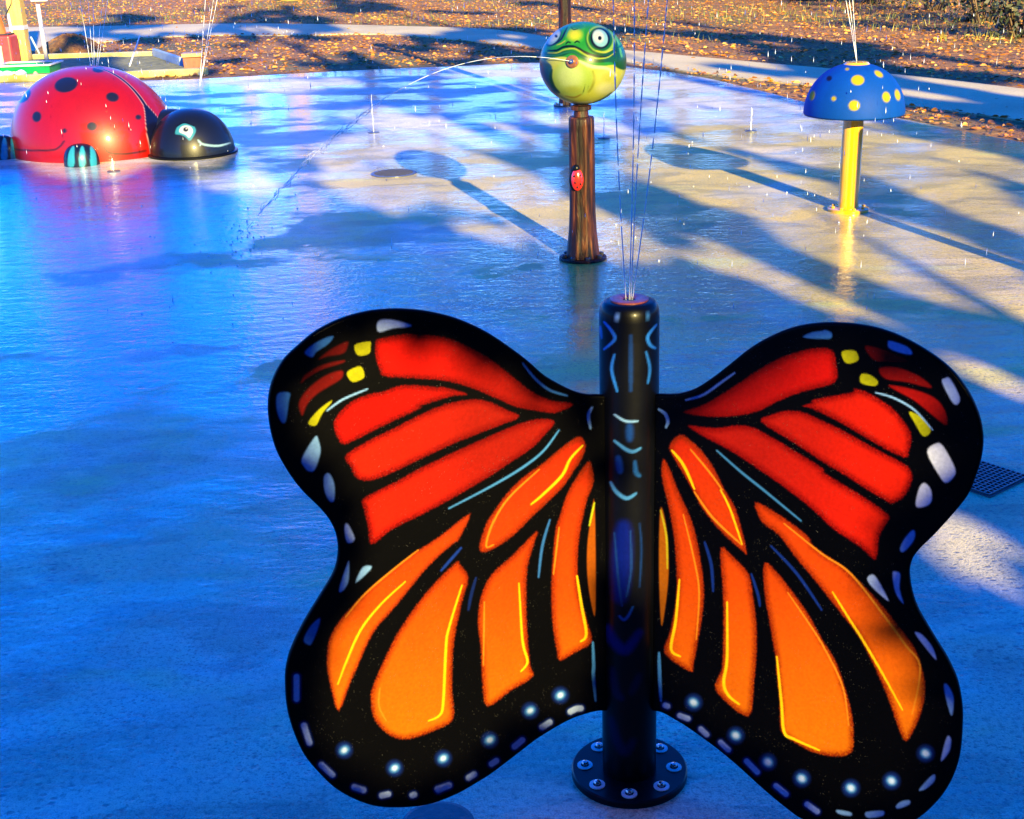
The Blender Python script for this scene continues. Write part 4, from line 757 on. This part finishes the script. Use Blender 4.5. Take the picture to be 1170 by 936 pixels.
farE = lambda x: np.interp(x, [-350, 0, 240, 440, 560, 640, 700, 760, 880, 1029, 1170, 1330], [38, 31, 27, 29, 33, 44, 55, 61, 72, 85, 101, 122])
nearE = lambda x: np.interp(x, [-350, 0, 100, 160, 240, 330, 430, 520, 590, 640, 700, 760, 830, 930, 1029, 1170, 1330], [74, 62, 50, 43, 40, 40, 38.5, 45, 52, 58, 68, 77, 86.5, 98, 118, 137, 165])
def keep(x, y):
    if y > EX(x) - 1: return random.random() < .0
    if farE(x) < y < nearE(x): return random.random() < .02
    return True
scatter_leaves(34000, ((-250, 1400), (-20, 165)), (.014, .042), 'fallen_leaves', 'brown and orange fallen leaves covering the ground beyond the pad', keep)
# grass tufts
V = []; F = []
for k in range(9000):
    x = random.uniform(-100, 1300); y = random.uniform(-20, 50)
    g_ = ground(x, y, -.02)
    if farE(x) < y or vnoise(np.array([g_[0] * .45]), np.array([g_[1] * .45]), 11)[0] < .5: continue
    b = len(V); a = random.uniform(0, 6.28); hh = random.uniform(.05, .14); w_ = .007; dx, dy = math.cos(a) * w_, math.sin(a) * w_; lx_, ly_ = random.uniform(-.05, .05), random.uniform(-.05, .05)
    V += [(g_[0] - dx, g_[1] - dy, -.02), (g_[0] + dx, g_[1] + dy, -.02), (g_[0] + lx_, g_[1] + ly_, hh)]; F.append((b, b + 1, b + 2))
m_grass = leafmat('grass_blade', [(0, (.05, .09, .015)), (.6, (.16, .22, .03)), (1, (.45, .40, .08))])
tag(mesh_obj('grass', V, F, m_grass), 'thin green and straw grass growing among the leaves', 'grass', kind='stuff')
# ---------------------------------------------------------------- shrubs upper right, trees beyond
def leaf_cloud(c, rad, n, size, mt, name, parent, seed, org):
    r_ = np.random.default_rng(seed); cl = r_.normal(size=(max(6, n // 60), 3)); cl /= np.linalg.norm(cl, axis=1)[:, None]; cl = cl * (r_.uniform(.3, 1, len(cl)) ** .5)[:, None] * rad
    P = cl[r_.integers(0, len(cl), n)] + r_.normal(size=(n, 3)) * np.array(rad) * .16 + c; a1 = r_.normal(size=(n, 3)); a1 /= np.linalg.norm(a1, axis=1)[:, None]
    t1 = np.cross(a1, r_.normal(size=(n, 3))); t1 /= np.linalg.norm(t1, axis=1)[:, None]; t2 = np.cross(a1, t1); s = r_.uniform(.6, 1.3, n)[:, None] * size
    P = P - org; P[:, 2] = np.maximum(P[:, 2], .02)
    pts = np.stack([P + t1 * s, P + t2 * s * .5, P - t1 * s, P - t2 * s * .5], 1).reshape(-1, 3); return mesh_obj(name, pts, np.arange(4 * n).reshape(-1, 4), mt, parent)
SH = [(1165, 46, 1.0, 'lowest shrub at the right picture edge with bare twigs'), (1120, 28, 1.0, 'dark twiggy shrub second from the right picture edge'), (1060, 14, 1.1, 'dark shrub above and right of the mushroom'), (990, 6, 1.1, 'dark green shrub directly above the mushroom'), (920, 2, 1.0, 'dark shrub above the path left of the mushroom'), (850, -6, .9, 'leftmost dark shrub of the row along the top')]
for k, (x, y, s, lab) in enumerate(SH):
    g_ = ground(x, y, -.02) + np.array([0.2, .5, 0]); sh = empty('shrub', tuple(g_)); tag(sh, lab, 'shrub', 'dark shrubs at the top right')
    leaf_cloud(np.array([g_[0], g_[1], .75 * s]), np.array([.85, .6, .75]) * s, 1500, .05, m_shrub, 'foliage', sh, 20 + k, g_)
    mb = MB(); rr_ = random.Random(k)
    for b in range(16):
        x0, y0 = rr_.uniform(-.35, .35), rr_.uniform(-.3, .1); hh = rr_.uniform(.7, 1.5) * s; mb.tube([(x0 * .5, y0, 0), (x0 * 1.2, y0 - .05, hh * .5), (x0 * 2.2 + rr_.uniform(-.2, .2), y0 - .1, hh)], [.016, .011, .004], 5)
    mb.obj('stems', m_bark, sh, True)
TR = [(-5.6, 37, 13.5, .34, 0, 'bare tree with sunlit trunk beyond the pad, left of the row'), (-7.1, 38, 12.5, .22, 0, 'thin bare tree beyond the pad, far left'), (5.6, 42, 8.2, .2, 1, 'broad evergreen beyond the path'), (10.5, 44, 9.5, .22, 1, 'tall evergreen beyond the shrubs at right'), (15.5, 42, 9.0, .22, 1, 'evergreen beyond the far right shrub'), (-1.9, 38, 9.2, .2, 2, 'golden-brown tree left of the frog post, beyond the path'), (-4.0, 41, 7.4, .2, 1, 'low evergreen left of centre beyond the path'), (1.0, 48, 10.5, .16, 0, 'bare tree far beyond the frog post'), (-13.5, 45, 8.0, .2, 1, 'evergreen beyond the picnic things at left'),
      (.6, 37, 10.5, .2, 2, 'golden-brown tree beyond the frog post'), (3.4, 36, 11.5, .2, 2, 'golden-brown tree just right of the frog, beyond the path'), (6.6, 37, 12.5, .22, 2, 'tall golden-brown tree between frog and mushroom'), (9.4, 35, 11.5, .2, 2, 'golden-brown tree above the mushroom'), (12.4, 37, 13, .22, 2, 'tallest golden-brown tree beyond the shrubs'), (16, 36, 12, .22, 2, 'golden-brown tree at the far right beyond the shrubs')]
for k, (x, y, H_, r_, ev, lab) in enumerate(TR):
    tr = empty(('bare_tree', 'pine_tree', 'autumn_tree')[ev], (x, y, -.02)); tag(tr, lab, 'tree', 'trees beyond the pad'); mb = MB(); rr_ = random.Random(50 + k)
    mb.tube([(0, 0, 0), (.1, 0, H_ * .3), (-.1, .05, H_ * .65), (.05, 0, H_)], [r_, r_ * .85, r_ * (.75 if k < 2 else .5), .03], 12)
    for b in range(14):
        z = H_ * (.45 + .5 * b / 14); a = b * 2.4 + k; L_ = (1 - b / 18) * H_ * .16
        mb.tube([(0, 0, z), (L_ * .5 * math.cos(a), L_ * .5 * math.sin(a), z + L_ * .35), (L_ * math.cos(a), L_ * math.sin(a), z + L_ * .9)], [r_ * .3, r_ * .15, .012], 6)
    mb.obj('trunk', m_woodlit if (k in (0, 1)) else m_bark, tr, True)  # first two trunks take the bright timber colour to look sunlit
    if ev == 1: leaf_cloud(np.array([x, y, H_ * .58]), np.array([H_ * .26, H_ * .26, H_ * .42]), 7000, .14, m_everg, 'crown', tr, 80 + k, np.array([x, y, 0]))
    if ev == 2: leaf_cloud(np.array([x, y, H_ * .62]), np.array([H_ * .17, H_ * .17, H_ * .38]), 5000, .12, m_autumn, 'crown', tr, 80 + k, np.array([x, y, 0]))
# ---------------------------------------------------------------- things at the far left
def at(x, y): return ground(x, y, -.02)
def beam(name, p, q, wd, hh, mt, parent=None, z0=-.02):
    p, q = np.array(p, float), np.array(q, float); d = q - p; L_ = np.hypot(d[0], d[1]); m_ = (p + q) / 2
    o = MB().box((m_[0], m_[1], z0 + hh / 2), (L_, wd, hh), math.atan2(d[1], d[0])).obj(name, mt, parent, bevel=.012); return o
sb = empty('garden_bed', (0, 0, 0)); tag(sb, 'low planting bed framed by yellow timbers behind the ladybug', 'planting bed')
q = [at(-60, 93), at(38, 71), at(176, 66), at(207, 79), at(236, 86), at(120, 90)]
beam('timber', at(36, 70), at(176, 66.5), .14, .10, m_timber, sb); beam('side_board', at(177, 68), at(208, 79), .05, .16, m_bluewood, sb)
beam('timber', at(-80, 96), at(100, 92), .13, .09, m_timber, sb); beam('timber', at(102, 91.5), at(238, 85.5), .13, .09, m_timber, sb)
poly = [tuple(at(x, y)[:2]) for x, y in ((38, 72), (175, 68), (205, 80), (228, 85.5), (100, 90), (-70, 94))]
bm_ = MB().slab(poly, .035, -.03); o = bm_.obj('soil', m_soil, sb)
mound = empty('leaf_mound', (0, 0, 0)); gm = at(79, 60)
V = []; F = []; nn = 40
for i in range(16):
    for j in range(nn):
        r_ = 1 - i / 15; a = 2 * math.pi * j / nn; hgt = .26 * (1 - r_ ** 2) * (1 + .15 * math.sin(3 * a)) + random.uniform(-.012, .012) * (r_ < 1)
        V.append((gm[0] + .55 * r_ * math.cos(a) * (1 + .1 * math.sin(4 * a)), gm[1] + .5 * r_ * math.sin(a), -.02 + hgt))
for i in range(15):
    for j in range(nn): F.append((i * nn + j, i * nn + (j + 1) % nn, (i + 1) * nn + (j + 1) % nn, (i + 1) * nn + j))
bpy.data.objects.remove(mound); o = mesh_obj('leaf_mound', V, F, m_litter, None, True); tag(o, 'small heap of tan leaves behind the planting bed', 'leaf pile')
# green trough
gq, gr_ = at(6, 88), at(64, 86); tro = empty('green_tray', tuple((gq + gr_) / 2)); tag(tro, 'long green plastic tray with white rim at far left', 'tray')
ang = math.atan2(*(gr_ - gq)[1::-1]); L_ = np.linalg.norm(gr_ - gq); 
def trough(name, mt, z0, z1, w0, w1, l0, l1, th, parent):
    mb = MB(); V = []
    for (l, w2, z) in ((l0, w0, z0), (l1, w1, z1), (l1 - th, w1 - th, z1), (l0 - th, w0 - th, z0 + .02)):
        for x, y in ((-1, -1), (1, -1), (1, 1), (-1, 1)): V.append((x * l / 2, y * w2 / 2, z))
    F = [(3, 2, 1, 0)] + [(k * 4 + i, k * 4 + (i + 1) % 4, (k + 1) * 4 + (i + 1) % 4, (k + 1) * 4 + i) for k in range(3) for i in range(4)] + [(12, 13, 14, 15)]
    mb.add(V, F); o = mb.obj(name, mt, parent, bevel=.006); o.rotation_euler = (0, 0, ang); return o
trough('tray_body', m_green, .0, .15, .42, .55, L_ * .95, L_ * 1.05, .03, tro)
def rimf(name, mt, z, w_, l, th, parent):
    o = MB(); 
    for s in (-1, 1): o.box((0, s * w_ / 2, z), (l + th, th, .022)); o.box((s * l / 2, 0, z), (th, w_ - th - .004, .022))
    o = o.obj(name, mt, parent, bevel=.004); o.rotation_euler = (0, 0, ang); return o
rimf('tray_rim', m_white, .163, .56, L_ * 1.06, .035, tro)
# yellow wooden post with a white band + cable, white pipe
wp = at(28, 73); sW = dist_px(wp); po = empty('timber_post', tuple(wp)); tag(po, 'square yellow timber post with a white band at the upper left', 'post')
wW = 15 / sW
o = MB().box((0, 0, 1.15), (wW, wW, 2.3)).obj('shaft', m_woodlit, po, bevel=.008); zb = up_at(wp, 28, 29.5)[2]
o = MB().box((0, 0, zb), (wW + .012, wW + .012, .06)).obj('band', m_white, po, bevel=.004)
zt2 = up_at(wp, 24, 2)[2]; o = MB().tube([(.02, -wW / 2 - .015, zt2 + .2), (-.02, -wW / 2 - .02, zt2), (-.10, -wW / 2 - .03, zt2 - .12), (-.13, -wW / 2 - .02, zt2 - .2)], .008, 8).obj('cable', m_dark, po, True)
pz = at(22, 73.5); pi_ = MB().tube([(pz[0], pz[1] - .05, -.02), (pz[0] - .03, pz[1] - .05, up_at(pz, 19, 15)[2])], .022, 12).obj('white_pipe', m_white, None, True); tag(pi_, 'thin white upright pipe left of the timber post', 'pipe')
# signboard on a slanting white leg
lg = at(54, 74); topz = up_at(lg, 43, 5); sg = empty('sign_stand', tuple(lg)); tag(sg, 'white board on a slanting white leg at the top left', 'sign stand')
o = MB().tube([(0, 0, 0), tuple(topz - lg)], .03, 12).obj('leg', m_white, sg, True)
tb = up_at(lg, 44, 1) - lg; o = MB().box((tb[0], tb[1] + .03, tb[2] + .13), (.24, .03, .28)).obj('board', m_white, sg, bevel=.006)
bp0, bp1 = at(49, 69), None; e1 = up_at(bp0, 35, 42); o = MB().tube([tuple(bp0), tuple(e1)], .016, 8).obj('blue_pole', m_bluewood, None, True); tag(o, 'short light blue pole leaning behind the timber post', 'pole')
# red box with cream panel, traffic cone on it
rb = at(2, 77); sR = dist_px(rb); wR = 42 / sR; hR = up_at(rb, 2, 40)[2] + .02; bx = empty('red_locker', tuple(rb)); tag(bx, 'red plastic box with a cream panel at the left picture edge', 'box')
o = MB().box((0, 0, hR / 2), (wR * .9, .35, hR)).obj('case', m_redp, bx, bevel=.03)
o = MB().box((-.02, -.182, hR * .42), (wR * .48, .012, hR * .55)).obj('panel', m_cream, bx, bevel=.004)
for i in range(3):
    for j in range(2): MB().box((-.02 + wR * (-.12 + .18 * j), -.190, hR * (.26 + .15 * i)), (wR * .09, .006, hR * .07)).obj('button', m_dark if (i + j) % 3 else m_green, bx, bevel=.002)
o = MB().box((0, 0, hR + .012), (wR * .8, .30, .022)).obj('lid', m_dark, bx, bevel=.004)
cn = empty('traffic_cone', (rb[0], rb[1], rb[2] + hR + .024)); tag(cn, 'orange traffic cone with white band on top of the red box', 'traffic cone')
cb = 18 / sR
o = MB().lathe([(cb * .62, 0.012), (cb * .40, .26)], (0, 0, 0), 32).obj('cone_base', m_orange, cn); smooth_by_angle(o)
o = MB().lathe([(cb * .405, .26), (cb * .30, .38)], (0, 0, 0), 32).obj('band', m_white, cn); smooth_by_angle(o)
o = MB().lathe([(cb * .298, .38), (cb * .12, .58), (cb * .10, .585)], (0, 0, 0), 32, cap1=True).obj('tip', m_orange, cn); smooth_by_angle(o)
o = MB().box((0, 0, .006), (cb * 1.5, .29, .012)).obj('foot_plate', m_orange, cn, bevel=.003)
# small wooden box with a tan lid
wb = at(221, 82); sB = dist_px(wb); wo = empty('wooden_box', tuple(wb), .15); tag(wo, 'small red-brown wooden box with tan lid beside the planting bed', 'box')
o = MB().box((0, .10, .10), (20 / sB, .20, .18)).obj('body', m_boxwood, wo, bevel=.006); o = MB().box((0, .09, .215), (23 / sB, .26, .05)).obj('lid', m_lid, wo, bevel=.008)
pk = at(44, 91); o = MB().lathe([(.075, 0), (.075, .01), (.05, .015), (.035, .08), (.012, .11)], (pk[0], pk[1] - .08, -.02), 24, cap1=True).obj('toy_cone', m_pink, None); smooth_by_angle(o); tag(o, 'small pink toy cone in front of the green tray', 'toy')
cl = at(8, 94); V = []; F = []; n1, n2 = 22, 14
for i in range(n1):
    for j in range(n2):
        x, y = i / (n1 - 1) - .5, j / (n2 - 1) - .5; V.append((cl[0] + x * .40, cl[1] + .1 + y * .28 + .03 * math.sin(7 * x), .075 + .03 * math.sin(9 * x + 2) * math.cos(6 * y) + .05 * (.25 - x * x) - (0 if True else 0)))
for i in range(n1 - 1):
    for j in range(n2 - 1): F.append((i * n2 + j, (i + 1) * n2 + j, (i + 1) * n2 + j + 1, i * n2 + j + 1))
o = mesh_obj('white_towel', V, F, m_white, None, True); so_ = o.modifiers.new('solid', 'SOLIDIFY'); so_.thickness = .03; tag(o, 'crumpled white towel lying on the timber at far left', 'towel')
# ---------------------------------------------------------------- drains
def drain(x, y, r_, nm, label, mt, slots=True):
    g_ = ground(x, y); o = empty(nm, (g_[0], g_[1], 0)); tag(o, label, 'drain')
    d = MB().lathe([(r_, .001), (r_, .006), (r_ * .9, .007), (.002, .007)], (0, 0, 0), 48).obj('plate', mt, o)
    if slots:
        mb = MB(); n_ = 11
        for i in range(n_):
            yy = (i - n_ // 2) / (n_ / 2) * r_ * .85; hw = math.sqrt(max(r_ * r_ * .72 - yy * yy, 0))
            if hw > .02: mb.box((0, yy, .0085), (hw * 2, r_ * .055, .002))
        mb.obj('slots', m_dark, o)
    return o
drain(450, 198.5, .17, 'floor_drain', 'dark round drain grate near the frog shadow', m_drain)
drain(500, 945, .075, 'floor_drain', 'round grey drain cover at the bottom picture edge', m_cover, False)
# square grate right of the butterfly: frame and crossing bars
gg = ground(1132, 545); gt = empty('drain_grate', (gg[0] - .04, gg[1], 0), R(38)); tag(gt, 'square black drain grate half hidden by the right wing', 'drain')
MB().box((0, 0, .002), (.23, .23, .004)).obj('frame', m_drain, gt); mb = MB()
for i in range(13): mb.box((-.107 + i * .0178, 0, .0065), (.005, .22, .005))
mb.obj('bars', m_cover, gt); mb = MB()
for i in range(13): mb.box((0, -.107 + i * .0178, .0072), (.22, .005, .005))
mb.obj('cross_bars', m_cover, gt)
# ---------------------------------------------------------------- WATER
def jetmesh(mb, pts, r0, r1, seed, breakup=.5):
    """a stream: solid at the nozzle, breaking into beads further on"""
    rr_ = random.Random(seed); pts = [np.array(p, float) for p in pts]; n = len(pts); rad = []
    for i in range(n):
        t = i / (n - 1); rad.append((r0 * (1 - t) + r1 * t) * (1 + rr_.uniform(-.35, .35) * t))
    i = 0
    while i < n - 1:
        t = i / (n - 1); L_ = max(2, int(rr_.uniform(3, 9) * (1 - t * breakup) + 2)); j = min(n - 1, i + L_)
        seg = pts[i:j + 1]; k = len(seg); rs = [rad[i + a] * (.35 if (a in (0, k - 1) and t > .25) else 1) for a in range(k)]
        if k > 1: mb.tube(seg, rs, 6)
        i = j + (rr_.choice([0, 0, 1]) if breakup > .1 and t > .3 * (1.4 - breakup) else 0)
    return mb
def vjet(px0, py0, base, px1, py1, r0, r1, seed, parent, n=44, bend=0, breakup=.5):
    p0 = base; p1 = up_at(np.array([base[0], base[1], 0.]), px1, py1)
    pts = [p0 + (p1 - p0) * t + np.array([bend * math.sin(math.pi * t), 0, 0]) for t in np.linspace(0, 1, n)]
    return jetmesh(MB(), pts, r0, r1, seed, breakup).obj('stream', m_water, parent, True)
top = BF + np.array([0, 0, ptop])
j = empty('water_jet', (0, 0, 0)); tag(j, 'tall white water streams fanning up from the butterfly post', 'water jet')
for k, (dx, x1, y1) in enumerate(((-.006, 700, -30), (0, 725, -40), (.006, 765, -30), (.003, 744, -40))):
    vjet(0, 0, top + np.array([dx, 0, 0]), x1, y1, .0010, .0013, k, j, 80, bend=(-.004, .003, .005, -.003)[k], breakup=1.0)
j = empty('water_jet', (0, 0, 0)); tag(j, 'thin water streams rising from the top of the blue mushroom', 'water jet')
mt_ = MG + np.array([0, 0, ztp + .01])
for k, (x1) in enumerate((963, 968, 973)): vjet(0, 0, mt_, x1, -20, .0019, .0015, 10 + k, j, 24, breakup=.6)
for nm, bx_, by_, tops, lab in (('a', 108, 101, (88, 99, 106, 119, 126), 'spreading water streams rising behind the red ladybug dome'), ('b', 228, 100, (236, 247, 252), 'water streams rising beside the small wooden box'), ):
    j = empty('water_jet', (0, 0, 0)); tag(j, lab, 'water jet'); gb = ground(bx_, by_)
    for k, x1 in enumerate(tops): vjet(0, 0, gb, x1, -20, .0022, .0020, 20 + k + by_, j, 34, breakup=.7)
j = empty('water_jet', (0, 0, 0)); sp = LBc + np.array([.12, -.1, .66]); tag(j, 'short white squirt leaving the top of the ladybug', 'water jet')
sp = sphere_pt(149, 74, LBc + np.array([0, 0, .08]), .6); sp = up_at(LBc, 148, 76); e_ = up_at(LBc, 160, 40); jetmesh(MB(), [sp + (e_ - sp) * t for t in np.linspace(0, 1, 12)], .007, .005, 77).obj('stream', m_water, j, True)
# frog's arc
j = empty('water_jet', (0, 0, 0)); tag(j, 'long arc of water spat to the left from the frog mouth', 'water jet')
land = ground(282, 262); st_ = nz + nd * .03; pts = []
for t in np.linspace(0, 1, 70):
    p = st_ + (land - st_) * t; p[2] = st_[2] * (1 - t ** 2.0) + .10 * math.sin(math.pi * t) * (1 - t); pts.append(p)
jetmesh(MB(), pts, .0013, .0022, 5, 1.3).obj('stream', m_water, j, True)
for k in range(4):
    q_ = [pts[i] + np.array([random.uniform(-.02, .02), random.uniform(-.03, .03), random.uniform(-.03, .02)]) for i in range(34 + k * 3, 66)]; jetmesh(MB(), q_, .0012, .0018, 40 + k, 1.0).obj('stream', m_water, j, True)
# small floor jets
for x, y, hpx, lab in ((427, 152, 44, 'little floor jet left of the frog, above the yellow tint on the pad'), (858, 150, 26, 'little floor jet between the frog and the mushroom'), (130, 196, 14, 'tiny floor jet beside the ladybug foot'), (690, 158, 30, 'little floor jet just right of the frog neck')):
    g_ = ground(x, y); j = empty('floor_jet', tuple(g_)); tag(j, lab, 'water jet', 'small jets rising from the pad')
    MB().lathe([(.05, 0), (.05, .006), (.02, .008), (.001, .006)], (0, 0, 0), 20).obj('nozzle', m_drain, j); hh = up_at(g_, x, y - hpx)[2]
    jetmesh(MB(), [(random.uniform(-.006, .006) * t, 0, .008 + hh * t) for t in np.linspace(0, 1, 12)], .0045, .003, int(x), 0).obj('stream', m_water, j, True)
# falling drops
mb = MB()
def drop(p, L_, r_):
    a = random.uniform(-.06, .06); V = [(p[0], p[1], p[2] + L_)] + [(p[0] + r_ * math.cos(q) + a * L_ * .5, p[1] + r_ * math.sin(q), p[2] + L_ * .35) for q in (0, 1.57, 3.14, 4.71)] + [(p[0] + a * L_, p[1], p[2])]
    mb.add(V, [(0, 1, 2), (0, 2, 3), (0, 3, 4), (0, 4, 1), (5, 2, 1), (5, 3, 2), (5, 4, 3), (5, 1, 4)])
def rain(n, cx, cy, sx, sy, zmax, Lr, rr):
    for _ in range(n): drop((random.gauss(cx, sx), random.gauss(cy, sy), random.uniform(0, zmax)), random.uniform(*Lr), random.uniform(*rr))
rain(120, .7, 7.6, 1.0, 1.2, 1.9, (.012, .06), (.001, .0028)); rain(240, LBc[0], LBc[1] - .2, .55, .5, 1.6, (.02, .07), (.0015, .003)); rain(130, MG[0], MG[1], .45, .5, 1.5, (.015, .05), (.001, .0028))
rain(280, LBc[0] + .3, LBc[1] + 2.5, 1.1, 1.2, 2.2, (.01, .07), (.001, .0034)); rain(160, P2[0] + .5, P2[1], 1.6, 1.6, 1.9, (.02, .07), (.002, .004)); rain(130, LBc[0] + 2.5, LBc[1] + 3, 1.6, 1.5, 2.2, (.01, .07), (.001, .0034))
rain(70, .3, 3.6, .5, .5, 1.6, (.006, .022), (.0006, .0012))
tag(mb.obj('water_drops', m_water, None, True), 'falling drops of water scattered through the air over the pad', 'water drops', kind='stuff')
# splash crowns and beads standing on the pad
mb = MB()
for _ in range(180):
    x, y = random.choice([(random.gauss(110, 90), random.gauss(215, 25)), (random.gauss(240, 60), random.gauss(300, 60)), (random.gauss(730, 50), random.gauss(230, 50)), (random.uniform(0, 1170), random.uniform(110, 330)), (random.gauss(282, 14), random.gauss(262, 6)), (random.gauss(270, 25), random.gauss(275, 12))])
    if y < 105: continue
    g_ = ground(x, y); s = random.uniform(.002, .006); V, F = ellipsoid((g_[0], g_[1], s * .2), s, s, s * random.uniform(.4, 1.6), 8, 5); mb.add(V, F)
tag(mb.obj('splash_beads', m_water, None, True), 'beads of splashing water bouncing on the wet pad', 'water drops', kind='stuff')
